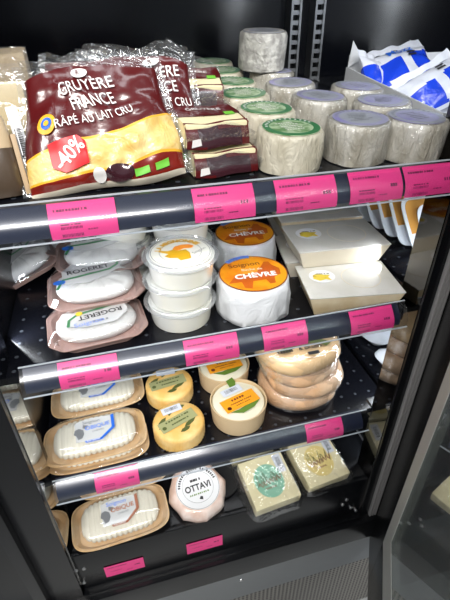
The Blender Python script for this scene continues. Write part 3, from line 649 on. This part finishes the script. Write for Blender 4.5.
# ------------------------------------------------------------------ white tubs
def make_tub(label, lid=True):
    t = thing('cheese_tub', label, 'cheese tub', group='white lidded cheese tubs')
    b = BM(); loft(b, [ring(r, r, z, 56) for r, z in ((.046, 0), (.050, .002), (.0515, .008), (.0545, .038), (.0548, .040), (.050, .041))]); obj('tub_body', b, 'tub', t)
    b = BM(); loft(b, [ring(r, r, z, 56) for r, z in ((.0555, .0385), (.0605, .0388), (.0625, .040), (.0610, .0415), (.0575, .0455), (.0560, .0460), (.0545, .0430), (.02, .0425))], 0, False, True); lid_ = obj('clear_lid', b, 'lidclear', t)
    if lid:
        b = BM(); disc(b, .050, .050, .0432, .0004, 48); la = obj('label', b, 'lidlab', t)
        b = BM(); annulus(b, .0472, .0482, .0438, .0001); annulus(b, .0335, .0342, .0438, .0001); obj('ring_print', b, 'greyink', la)
        lettering('LA MIGNONNE', .0125, 'goat', la, arc(.0360, .0444), bold=.05, sx=1.02)
        b = BM()
        goat = [(-.034, .012), (-.028, .013), (-.018, .008), (-.006, .012), (-.002, .004), (.010, .004), (.013, -.008), (.010, -.026), (-.008, -.028), (-.010, -.018), (-.022, -.014), (-.028, -.006), (-.020, -.001), (-.026, .004)]
        poly(b, [(x, y, .0440) for x, y in goat]); obj('goat_print', b, 'goat', la)
        b = BM(); poly(b, [(x, y, .0442) for x, y in ((-.010, .012), (-.004, .019), (.008, .021), (.020, .018), (.026, .010), (.020, .005), (.008, .008), (.000, .004), (-.006, .006))]); obj('orange_hair_print', b, 'goatorange', la)
        lettering('Soignon', .0085, 'greyink', la, flat(.0443, .029, -.008, .45))
    return t
TB = make_tub('topmost white tub of the front stack, goat drawing on its lid'); tx, ty = .0835, .628
TB.location = (tx + .006, ty - .002, SZ2 + .086); TB.rotation_euler = (.02, 0, .12)
t2_ = make_tub('middle white tub of the front stack of three', False); t2_.location = (tx + .002, ty, SZ2 + .043)
dup(t2_, (tx, ty, SZ2), (0, 0, .4), 'bottom white tub of the front stack, standing on the middle shelf')
for (x, y, z, l) in ((.116, .765, .0, 'white tub on the shelf behind the front stack, bottom of the right rear stack'), (.118, .765, .043, 'white tub in the right rear stack, under the topmost'), (.114, .770, .086, 'white tub topmost of the right rear stack, just below the top rail'),
                     (.000, .80, .0, 'white tub bottom of the left rear stack, beside the pink trays'), (.002, .80, .043, 'white tub second in the left rear stack, beside the pink trays'), (.000, .80, .086, 'white tub topmost of the left rear stack')):
    dup(t2_, (x, y, SZ2 + z), (0, 0, y), l)

# ------------------------------------------------------------------ orange label goat cheeses
def make_chevre(label, seed, r=.065, h=.072):
    t = thing('goat_cheese_round', label, 'cheese', group='round goat cheeses with orange labels')
    b = BM(); rs = []
    for k_, z in ((.92, 0), (.985, .04), (1.0, .2), (.99, .5), (.97, .8), (.94, .93), (.90, .985), (.6, 1), (.2, 1)):
        rs.append([p + Vector((p.x, p.y, 0)).normalized() * (nz(Vector((p.x, p.y, z * h)), 45, seed) * .0060 * (1 if .02 < z < .9 else .2)) for p in ring(r * k_, r * k_, h * z, 80)])
    loft(b, rs); obj('paper_wrap', b, 'foil', t, 60)
    b = BM(); disc(b, r * .90, r * .90, h + .0003, .0008, 60); la = obj('label', b, 'chevrelab', t)
    b = BM(); annulus(b, r * .885, r * .915, h + .0010, .0003); obj('rim_print', b, 'rimdark', la)
    z = h + .0013
    b = BM(); poly(b, [(x * r, y * r, z) for x, y in ((-.75, -.42), (-.55, -.15), (-.30, -.05), (.10, .02), (.30, .30), (.42, .52), (.55, .50), (.60, .30), (.75, .10), (.70, -.20), (.50, -.30), (.45, -.60), (.30, -.62), (.25, -.40), (-.10, -.42), (-.20, -.75), (-.38, -.68), (-.40, -.40))]); obj('goat_print', b, 'chevredark', la)
    lettering('CH\u00c8VRE', .020, 'whiteprint', la, flat(z + .0005, .002, -.010, .0), bold=.03)
    lettering('B\u00fbche de', .010, 'whiteprint', la, flat(z + .0005, .0, .011, .0))
    lettering('Soignon', .018, 'rimdark', la, flat(z + .0004, -.010, .029, .05), bold=.01)
    b = BM()
    N = 10; rows = [[Vector(((r * k_) * math.sin(-.75 + .85 * i / N), (r * k_) * math.cos(-.75 + .85 * i / N), z + .0003)) for i in range(N + 1)] for k_ in (.80, .95)]; loft(b, rows, 0, False, False, False); obj('blue_tab', b, 'bluescript', la)
    return t
C1 = make_chevre('white-wrapped round goat cheese with orange CHEVRE label, front one with a blue tab', 4); C1.location = (.212, .620, SZ2); C1.rotation_euler = (0, 0, -.07)
dup(C1, (.245, .778, SZ2), (0, 0, -.05), 'white-wrapped round goat cheese with orange label, rear one partly under the rail')

# ------------------------------------------------------------------ cream wooden boxes
def make_box(label, wood):
    t = thing('wooden_cheese_box', label, 'cheese box', group='cream wooden boxes with milky film lids')
    W, D, h = .084, .056, .040
    def rr(kx, ky, z, bow=0):
        out = []
        for i in range(12): out.append(Vector((-W * kx + 2 * W * kx * i / 11, -D * ky - bow * math.sin(PI * i / 11) * -1, z)))
        for i in range(1, 8): out.append(Vector((W * kx, -D * ky + 2 * D * ky * i / 7, z)))
        for i in range(1, 12): out.append(Vector((W * kx - 2 * W * kx * i / 11, D * ky, z)))
        for i in range(1, 7): out.append(Vector((-W * kx, D * ky - 2 * D * ky * i / 7, z)))
        return out
    b = BM(); loft(b, [rr(.84, .84, 0), rr(.85, .85, .001), rr(1, 1, h), rr(.985, .985, h), rr(.83, .83, .004)]); obj('box_body', b, wood, t)
    b = BM(); loft(b, [rr(.99, .99, h - .002), rr(1.012, 1.012, h + .0006), rr(1.0, 1.0, h + .0014), rr(.8, .8, h + .0018)]); lid = obj('film_lid', b, 'boxfilm', t)
    b = BM(); disc(b, .024, .022, h + .002, .0004, 32, -.045, .012); la = obj('round_sticker', b, 'white', t)
    b = BM(); poly(b, [(x - .045, y + .008, h + .0027) for x, y in ((-.018, -.004), (-.008, -.012), (.004, -.008), (.014, -.012), (.010, .0), (.016, .006), (.004, .008), (-.006, .014), (-.016, .008))]); obj('gold_print', b, 'goldlab', la)
    b = BM(); dashes(b, -.055, .018, h + .0028, .026, 5, .003, 0, 2); obj('print', b, 'greyink', la)
    b = BM(); annulus(b, .034, .0355, h + .002, .0003); o = obj('embossed_ring', b, 'boxpale', lid); o.location = (.024, .0, 0)
    return t
B1 = make_box('cream wooden box nearest the middle rail, ochre front side and milky lid', 'boxcream'); B1.location = (.388, .603, SZ2 + .0005); B1.rotation_euler = (0, 0, -.16)
B2 = make_box('pale wooden box in the middle of the row, upper of its pair', 'boxpale'); B2.location = (.403, .700, SZ2 + .0435); B2.rotation_euler = (0.0, 0, -.08); B2.scale = (1.06, 1.05, .95)
dup(B2, (.400, .735, SZ2 + .0005), (0, 0, -.16), 'pale wooden box under the middle one, only its left side showing')
dup(B1, (.420, .832, SZ2 + .0435), (0, 0, -.10), 'cream wooden box farthest back in its row, cut off above by the top rail').scale = (1.06, 1.05, .95)
dup(B2, (.425, .855, SZ2 + .0005), (0, 0, -.12), 'pale wooden box under the rearmost one, only its left side showing')

# ------------------------------------------------------------------ leaning sliced-cheese trays in the neighbour bay
def make_slices(label):
    t = thing('sliced_cheese_tray', label, 'cheese tray', group='white trays of sliced cheese leaning in a row')
    W, H_ = .075, .135
    def rr(k, y, dz=0):
        pts = ring(W * k, H_ / 2 - W * (1 - k), y, 40, p=6); return [Vector((p.x + W, p.z, p.y + H_ / 2)) for p in pts]
    b = BM(); loft(b, [rr(1, 0), rr(1, .0022), rr(.93, .003), rr(.90, .012), rr(.4, .013)]); obj('tray', b, 'traywhite', t)
    b = BM(); loft(b, [rr(.90, -.0012), rr(.90, -.0004)]); 
    for v in b.verts: v.co.z = v.co.z if v.co.z > .05 else .05
    obj('cheese_slices', b, 'cheddar', t)
    return t
SL = make_slices('white tray of orange sliced cheese leaning nearest the front in the neighbour bay'); SL.location = (.602, .668, SZ2 + .001); SL.rotation_euler = (-.72, 0, .05)
SL.location = (.612, .655, SZ2 + .001)
for i in range(1, 7):
    dup(SL, (.612 - .0055 * i, .655 + .047 * i, SZ2 + .001), (-.72, 0, .05 + .03 * math.sin(i * 2)), ['', 'second white leaning tray of sliced cheese from the front', 'third white leaning tray of sliced cheese from the front', 'fourth white leaning tray of sliced cheese from the front', 'fifth white leaning tray of sliced cheese from the front', 'sixth white leaning tray of sliced cheese from the front', 'rearmost white leaning tray of sliced cheese, by the wooden boxes'][i])
# crumpled white plastic in the neighbour bay, two packs
for (x, y, sx, sy, h_, l, sd) in ((.655, .83, .085, .11, .05, 'crumpled white film pack behind the lower rail end in the neighbour bay, larger one', 3), (.590, .664, .030, .030, .035, 'small crumpled white film pack at the front of the neighbour bay', 8)):
    t = thing('film_pack', l, 'film pack', (x, y, SZ3), (0, 0, .2)); b = BM(); rs = []
    for k_, z in ((.8, 0), (1, .1), (1.04, .4), (.9, .7), (.6, .92), (.2, 1)):
        rs.append([p * 1.0 + Vector((nz(p, 24, sd), nz(p, 24, sd + 3), nz(p, 24, sd + 6) if z > .05 else 0)) * .02 for p in ring(sx * k_, sy * k_, z * h_, 60, p=3)])
    for r_ in rs:
        for p in r_: p.z = max(p.z, 0)
    loft(b, rs); obj('film', b, 'sheet', t, 50)

# ------------------------------------------------------------------ log cheeses in tan trays
def make_log(label, ribbon, ink):
    t = thing('cheese_log_tray', label, 'packed cheese', group='ridged cheese logs in tan trays')
    W, D = .099, .055
    def rr(k, z, ky=None): return ring(W * k, D * (ky or k), z, 72, p=4.2)
    b = BM(); loft(b, [rr(.86, 0, .80), rr(.88, .001, .82), rr(.97, .010, .95), rr(1, .011), rr(1, .0125), rr(.95, .012, .92), rr(.86, .003, .80)]); obj('tray', b, 'tantray', t)
    b = BM(); rs = []; n = 120; L = .079
    for i in range(n + 1):
        x = -L + 2 * L * i / n; e = (1 - abs(x / L) ** 5.0) ** .4 if abs(x) < L else 0.0
        g = 1 - .075 * (.5 + .5 * math.cos(x * 2 * PI / .0105)) ** 3
        rs.append([Vector((x, .0425 * (.02 + .98 * e) * g * math.copysign(abs(math.cos(a)) ** .75, math.cos(a)), .0165 + .0145 * (.02 + .98 * e) * g * math.copysign(abs(math.sin(a)) ** .7, math.sin(a)))) for a in [2 * PI * k_ / 40 for k_ in range(40)]])
    loft(b, rs); obj('ridged_log', b, 'buche', t, 50)
    b = BM(); loft(b, [rr(.985, .0130), rr(.95, .016, .93), rr(.90, .024, .86), rr(.84, .031, .78), rr(.74, .0345, .62), rr(.3, .0352, .25)], 0, False, True); obj('clear_dome', b, 'domefilm', t, 60)
    z = .0355
    b = BM(); poly(b, [(x, y, z) for x, y in ((-.034, -.026), (.014, -.026), (.036, -.006), (.036, .024), (-.006, .028), (-.036, .022))], 0, .0002); la = obj('label', b, 'rogetlab', t)
    b = BM(); q = [(-.018, -.026), (.012, -.026), (.034, -.006), (.034, .024)]; q2 = [(-.016, -.031), (.014, -.031), (.040, -.008), (.040, .026)]
    for i in range(3): poly(b, [(*q[i], z + .0006), (*q[i + 1], z + .0006), (*q2[i + 1], z + .0006), (*q2[i], z + .0006)])
    rb = obj('ribbon_print', b, ribbon, la)
    lettering('PUR CHEVRE', .0042, 'whiteprint', rb, flat(z + .001, -.002, -.0285, 0), bold=.02)
    lettering('OBIQUE', .0130, ink, la, flat(z + .0007, .007, .004, .05), bold=.025)
    lettering('CHEVRE', .0062, 'greyink', la, flat(z + .0007, .008, -.007, .05))
    lettering('Soignon', .0130 if ribbon == 'copper' else .0105, 'bluescript' if ribbon == 'copper' else 'greyink', la, flat(z + .0007, -.004, .018, .0), bold=.01)
    b = BM(); poly(b, [(x - .024, y - .004, z + .0005) for x, y in ((-.012, .008), (-.004, .011), (.004, .006), (.006, -.004), (.002, -.014), (-.006, -.016), (-.009, -.006), (-.014, -.002))])
    poly(b, [(x - .022, y - .002, z + .0006) for x, y in ((.002, .016), (.012, .012), (.008, .004), (.001, .008))]); obj('goat_print', b, 'greyink', la)
    return t
LG = make_log('tan tray with ridged cheese log and blue ribbon print, front one on the lower shelf', 'bluelab', 'bluescript'); LG.location = (-.108, .620, SZ3 + .001); LG.rotation_euler = (.02, 0, .04)
LG.location.z = SZ3 + .014
dup(LG, (-.106, .616, SZ3 - .0), (0, 0, .02), 'tan tray beneath the front log tray on the lower shelf, its right rim showing').scale = (1, 1, .36)
dup(LG, (-.100, .738, SZ3 + .014), (.03, 0, .03), 'tan log tray second from the front on the lower shelf, blue ribbon partly seen')
dup(LG, (-.090, .842, SZ3 + .018), (.05, 0, .05), 'tan log tray farthest back on the lower shelf, mostly behind the middle rail')
LG2 = make_log('tan tray with ridged cheese log and copper ribbon print, front left of the bottom deck', 'copper', 'copper'); LG2.location = (-.092, .566, SZ4 + .006); LG2.rotation_euler = (.05, 0, .06); LG2.scale = (1.03, 1.03, 1.03)
dup(LG2, (-.078, .668, SZ4 + .022), (.06, 0, .05), 'tan log tray on the bottom deck tucked behind the copper-ribbon one, under the lower rail')

# ------------------------------------------------------------------ small yellow rounds
def make_yellow(label):
    t = thing('small_round_cheese', label, 'cheese', group='small golden round cheeses with sage labels')
    r, h = .0475, .036; b = BM(); rs = []
    for k_, z in ((.92, 0), (.99, .08), (1, .2), (.985, .35), (1.0, .5), (.985, .65), (1, .8), (.97, .93), (.90, 1.0), (.5, 1.0), (.1, 1.0)):
        rs.append([p + Vector((p.x, p.y, 0)).normalized() * (.0006 * math.cos(48 * 2 * PI * i / 144) if 0 < z < 1 else 0) for i, p in enumerate(ring(r * k_, r * k_, z * h, 144))])
    loft(b, rs); obj('cheese_body', b, 'yelrind', t, 50)
    b = BM()
    for (x, y, a, l) in ((-.030, .0, .9, .026), (-.026, -.012, .3, .024), (.020, -.010, .7, .030), (.006, .030, .3, .02), (-.014, .022, 1.4, .022), (.010, -.024, .5, .022)):
        c, s = math.cos(a), math.sin(a); poly(b, [(x + c * u * l - s * v * .004, y + s * u * l + c * v * .004, h + .0008) for u, v in ((-.5, 0), (-.2, 1), (.2, 1), (.5, 0), (.2, -1), (-.2, -1))])
    obj('herb_sprig', b, 'olive', t)
    q = flat(h + .0018, -.002, -.002, .42); b = BM(); poly(b, [q(Vector((x, y, 0))) for x, y in ((-.036, -.013), (.036, -.013), (.036, .011), (-.036, .011))], 0, .0004); la = obj('label', b, 'sage', t)
    b = BM(); qq = BM(); dashes(qq, -.022, .003, 0, .050, 9, .0035, 0, 3); dashes(qq, -.014, -.006, 0, .036, 8, .003, 0, 5); disc(qq, .004, .004, 0, .0001, 12, -.029, -.004); merge(b, qq); zz = flat(h + .0027, -.002, -.002, .42)
    obj('print', b, 'olive', la, xf=lambda v: zz(v))
    q = flat(h + .0026, -.010, .025, .25); b = BM(); poly(b, [q(Vector((x, y, 0))) for x, y in ((-.019, -.008), (.019, -.008), (.019, .008), (-.019, .008))], 0, .0003); st = obj('barcode_sticker', b, 'barcode', t)
    b = BM(); qq = BM(); bars(qq, -.013, -.003, 0, .026, .008, 0, 4, 14); merge(b, qq); z2_ = flat(h + .0033, -.010, .025, .25); obj('barcode', b, 'greyink', st, xf=lambda v: z2_(v))
    return t
YL = make_yellow('small golden round cheese with sage label and barcode sticker, front one'); YL.location = (.0565, .604, SZ3); YL.rotation_euler = (0, 0, -.05); YL.scale = (1.1, 1.1, 1.12)
dup(YL, (.0545, .715, SZ3), (0, 0, -.28), 'small golden round cheese with sage label, rear one behind its twin')

def make_hoop(label):
    t = thing('hooped_cheese', label, 'cheese', group='ivory cheeses in thin wooden hoops')
    r, h = .054, .044; b = BM(); loft(b, [ring(r * k_, r * k_, z, 64) for k_, z in ((.90, 0), (.94, .002), (1.0, h), (1.0, h + .002), (.965, h + .002), (.955, h - .006))], 0, True, False); obj('wooden_hoop', b, 'bowl', t)
    b = BM(); loft(b, [[p + Vector((0, 0, nz(p, 40, 2) * .002)) for p in ring(r * k_, r * k_, z, 64)] for k_, z in ((.93, .01), (.955, h - .007), (.90, h - .002), (.6, h + .0005), (.15, h + .0005))]); obj('cheese_body', b, 'bowlcheese', t)
    z = h + .003
    for pts in (((-.008, .028), (-.012, .050), (.002, .058), (.006, .046), (.002, .030)), ((-.022, -.030), (.000, -.036), (.024, -.026), (.040, -.010), (.020, -.014), (-.004, -.026))):
        b = BM(); poly(b, [(x, y, z) for x, y in pts], 0, .0004); obj('leaf', b, 'leaf', t)
    q = flat(z + .0008, .001, -.006, .30); b = BM(); poly(b, [q(Vector((x, y, 0))) for x, y in ((-.036, -.016), (.036, -.016), (.036, .015), (-.036, .015))], 0, .0004); la = obj('label', b, 'orangelab', t)
    b = BM(); qq = BM(); dashes(qq, -.014, .0045, 0, .028, 5, .0045, 0, 3); dashes(qq, -.020, -.003, 0, .045, 11, .002, 0, 5); dashes(qq, -.012, -.009, 0, .030, 8, .0015, 0, 6); disc(qq, .0042, .0042, 0, .0001, 12, -.027, -.008); merge(b, qq); zz = flat(z + .0016, .001, -.006, .30); obj('print', b, 'rimdark', la, xf=lambda v: zz(v))
    q = flat(z + .0014, -.008, .021, .30); b = BM(); poly(b, [q(Vector((x, y, 0))) for x, y in ((-.021, -.008), (.021, -.008), (.021, .009), (-.021, .009))], 0, .0003); st = obj('barcode_sticker', b, 'barcode', t)
    b = BM(); qq = BM(); bars(qq, -.014, -.003, 0, .028, .009, 0, 4, 14); merge(b, qq); z2_ = flat(z + .0021, -.008, .021, .30); obj('barcode', b, 'greyink', st, xf=lambda v: z2_(v))
    return t
HP = make_hoop('ivory cheese in a thin wooden hoop with orange label, front one'); HP.location = (.186, .616, SZ3); HP.rotation_euler = (0, 0, -.02); HP.scale = (1.10, 1.10, 1.1)
dup(HP, (.184, .730, SZ3), (0, 0, -.20), 'ivory cheese in a thin wooden hoop with orange label, rear one under the middle rail')

# ------------------------------------------------------------------ stack of apricot rounds
def make_round(label, m, seed, r, h):
    t = thing('wrapped_round_cheese', label, 'cheese', group='apricot-coloured wrapped rounds in one stack')
    b = BM(); rs = []
    for k_, z in ((.80, 0), (.94, .08), (1.0, .3), (1.01, .55), (.96, .8), (.88, .94), (.6, 1.0), (.2, 1.0)):
        rs.append([p + Vector((p.x, p.y, 0)).normalized() * nz(Vector((p.x, p.y, z * h)), 18, seed) * .007 + Vector((0, 0, nz(p, 20, seed + 2) * .004 if z > .9 else 0)) for p in ring(r * k_, r * k_, z * h, 80, p=2.3)])
    loft(b, rs); obj('cheese_body', b, m, t, 60)
    b = BM(); rs = []
    for k_, z in ((1.015, .15), (1.03, .5), (.985, .85), (.90, 1.0), (.6, 1.09), (.2, 1.09)):
        rs.append([p + Vector((p.x, p.y, 0)).normalized() * nz(Vector((p.x, p.y, z * h)), 30, seed + 3) * .005 + Vector((0, 0, nz(p, 30, seed + 2) * .003 if z > .9 else 0)) for p in ring(r * k_, r * k_, z * h, 80, p=2.3)])
    loft(b, rs, 0, False, True); obj('film_wrap', b, 'clearfilm', t, 60)
    return t
RD = [('bottom round of the apricot stack, resting on the lower shelf', 'pinkrind', .337, .665, 0, .086), ('apricot round second from the bottom of its stack', 'pinkrind', .346, .660, .041, .085), ('apricot round third from the bottom, just under the top one', 'pinkrind', .330, .662, .082, .084), ('top round of the apricot stack, cream wrapper with dark lettering', 'wrapcream', .322, .658, .123, .088)]
for i, (l, m, x, y, z, r) in enumerate(RD):
    t = make_round(l, m, 3 + 5 * i, r, .045); t.location = (x, y, SZ3 + z); t.rotation_euler = (.02 * (i - 1), .02 * (1 - i), i)
    t.rotation_euler = (0.02 * (i - 1), 0, 0)
b = BM(); N = 16; rows = [[Vector(((.064 * k_) * math.sin(-1.0 + 2.0 * i / N), (.064 * k_) * math.cos(-1.0 + 2.0 * i / N) * .8 - .080, .0518)) for i in range(N + 1)] for k_ in (.72, .98)]; loft(b, rows, 0, False, False, False)
o = obj('label_arc', b, 'olive', t)
lettering('& BREBIS', .0125, 'ink', t, flat(.0520, .006, -.056, 0), bold=.02)
b = BM(); dashes(b, -.062, -.060, .0520, .034, 6, .009, 0, 3); bx(b, -.005, .018, -.076, -.068, .0515, .0521); obj('print', b, 'ink', t)

# ------------------------------------------------------------------ bottom deck: hexagonal wrapped cheese, square blocks
t = thing('wrapped_hexagon_cheese', 'pinkish film-wrapped faceted cheese with round white label on the bottom deck', 'cheese', (.079, .580, SZ4), (.22, 0, .10)); t.scale = (1.1, 1.1, 1.1)
b = BM(); rs = []
for k_, z in ((.84, 0), (.97, .006), (1.03, .016), (1.0, .030), (.90, .040), (.80, .0435), (.4, .044)):
    rr_ = []
    for i in range(72):
        a = 2 * PI * i / 72; s = PI / 4; am = (a % s) - s / 2; rad = .059 * k_ * (math.cos(s / 2) / math.cos(am)) ** .8
        p = Vector((rad * math.cos(a), rad * math.sin(a), z)); rr_.append(p + Vector((p.x, p.y, 0)).normalized() * nz(p, 40, 3) * .003)
    rs.append(rr_)
loft(b, rs); obj('cheese_body', b, 'ottavi', t, 50)
b = BM(); disc(b, .044, .044, .0450, .0005, 56); la = obj('label', b, 'ottlab', t)
b = BM(); annulus(b, .0425, .0432, .0456, .0001); annulus(b, .0310, .0315, .0456, .0001); obj('ring_print', b, 'greyink', la)
lettering('OTTAVI', .0175, 'ink', la, flat(.0459, 0, -.001, 0), bold=.03, sx=.86)
b = BM()
for k_ in range(22):
    a = -1.35 + 2.7 * k_ / 21; q = BM(); poly(q, [(-.0016, -.002, 0), (.0013, -.002, 0), (.0013, .0028, 0), (-.0016, .0028, 0)])
    if k_ not in (7, 13, 16):
        for v in q.verts: v.co = Vector(((.037 + v.co.y) * math.sin(a) + v.co.x * math.cos(a), (.037 + v.co.y) * math.cos(a) - v.co.x * math.sin(a), .0458))
        merge(b, q)
dashes(b, -.012, .012, .0458, .024, 4, .005, 0, 2); poly(b, [(-.004, -.024, .0458), (.003, -.027, .0458), (.004, -.021, .0458), (.0, -.019, .0458)]); obj('print', b, 'ink', la)
b = BM(); dashes(b, -.020, -.015, .0458, .040, 10, .003, 0, 7); obj('green_print', b, 'leaf', la)
b = BM(); loft(b, [ring(r_, r_, z_, 40) for r_, z_ in ((.058, 0), (.062, .002), (.063, .008), (.060, .008), (.057, .003))]); tg = thing('black_dish', 'round black dish under the right side of the faceted pinkish cheese', 'dish', (.125, .585, SZ4)); 
obj('dish_body', b, 'rubber', tg); tg.scale = (.75, .75, 1)
tg.location = (.135, .60, SZ4)

def make_block(label, lab, seed):
    t = thing('square_cheese_block', label, 'cheese', group='cream square blocks with round labels')
    s, h = .048, .030; b = BM(); bx(b, -s, s, -s, s, 0, h, .004); bmesh.ops.subdivide_edges(b, edges=[e for e in b.edges if e.calc_length() > .02], cuts=3, use_grid_fill=True); obj('cheese_body', b, 'block', t)
    b = BM(); disc(b, .030, .033, h + .0006, .0004, 44, -.001, -.003); la = obj('label', b, lab, t)
    b = BM(); rnd = random.Random(seed)
    for i in range(13):
        x = -.027 + .0042 * i; y0 = rnd.uniform(-.010, .0); x1 = x + rnd.uniform(-.006, .008); y1 = rnd.uniform(.010, .024); tube(b, [(x, y0 - .002, h + .0014), ((x + x1) / 2 + .001, (y0 + y1) / 2, h + .0014), (x1, y1 - .004, h + .0014)], .0006, 5)
    obj('grass_drawing', b, 'olive', la)
    b = BM()
    pts = [(-.024 + .0016 * i, -.008 + .005 * math.sin(i * 1.25) + .0002 * i, h + .0016) for i in range(32)]; tube(b, pts, .0008, 5); tube(b, [(-.014 + .0012 * i, -.017 + .002 * math.sin(i * 1.9), h + .0016) for i in range(20)], .0006, 5); obj('script_print', b, 'copper', la)
    b = BM(); bx(b, .024, .042, .004, .042, h + .0006, h + .0010); st = obj('barcode_sticker', b, 'barcode', t)
    b = BM(); q = BM(); bars(q, .010, -.038, 0, .026, .009, 0, 2, 14); merge(b, q); obj('barcode', b, 'greyink', st, xf=lambda v: Vector((-v.y, v.x, h + .0014)))
    # loose vacuum bag around it
    b = BM(); rs = []
    for k_, z in ((1.18, .002), (1.20, .006), (1.06, .020), (1.0, .0315), (.80, .0325), (.3, .0328)):
        rs.append([Vector((p.x, p.y, max(.001, p.z + (nz(p, 40, seed) * .008 if k_ > 1.05 else 0)))) + Vector((nz(p, 30, seed + 3), nz(p, 30, seed + 5), 0)) * (.008 if k_ > 1.05 else .001) for p in ring(s * k_ * 1.04, s * k_ * 1.04, z, 72, p=7)])
    loft(b, rs, 0, False, True); obj('loose_bag', b, 'clearfilm', t, 60)
    return t
Q1 = make_block('cream square cheese block with mint-green round label, front one of the bottom deck', 'mint', 1); Q1.location = (.241, .560, SZ4 + .001); Q1.rotation_euler = (.16, 0, .10); Q1.scale = (1.14, 1.18, 1.1)
Q2 = make_block('cream square cheese block with yellow round label, front right of the bottom deck', 'butter', 5); Q2.location = (.372, .578, SZ4 + .001); Q2.rotation_euler = (.16, 0, .12); Q2.scale = (1.12, 1.15, 1.1)
dup(Q1, (.225, .690, SZ4 + .003), (.08, 0, .10), 'cream square block with mint-green label, partly hidden by the lower rail'); dup(Q2, (.352, .700, SZ4 + .003), (.08, 0, .12), 'cream square block with yellow label, rear right, partly hidden by the lower rail')

# ------------------------------------------------------------------ glass door, swung open on the right
dr = thing('glass_door', 'open black-framed glass door with an aluminium inner strip, swung out on the right', 'door', (.535, .487, .27), (0, 0, math.atan2(-.85, -.53)))
# local x runs along the door away from the hinge, local y is the door's thickness (negative side faces the shelves' left)
DW, DH, ST, RB = .66, 1.45, .12, .19
b = BM(); bx(b, 0, ST, -.0205, .014, 0, DH, .002); obj('hinge_stile', b, 'black', dr)
b = BM(); bx(b, DW - .06, DW, -.0205, .014, 0, DH, .002); obj('outer_stile', b, 'black', dr)
b = BM(); bx(b, ST, DW - .06, -.0205, .014, 0, RB, .002); obj('bottom_rail', b, 'black', dr)
b = BM(); bx(b, ST, DW - .06, -.0205, .014, DH - .07, DH, .002); obj('top_rail', b, 'black', dr)
b = BM(); s_, s2_ = .045, .085
for x0, x1, z0, z1 in ((ST, ST + s_, RB, DH - .07), (DW - .06 - s_, DW - .06, RB, DH - .07), (ST + s_, DW - .06 - s_, RB, RB + s2_), (ST + s_, DW - .06 - s_, DH - .07 - s_, DH - .07)): bx(b, x0, x1, -.0200, -.004, z0, z1)
obj('aluminium_frame', b, 'spacer', dr)
b = BM(); bx(b, ST + s_, DW - .06 - s_, -.0195, -.0175, RB + s2_, DH - .07 - s_); obj('glass_pane', b, 'glass', dr)
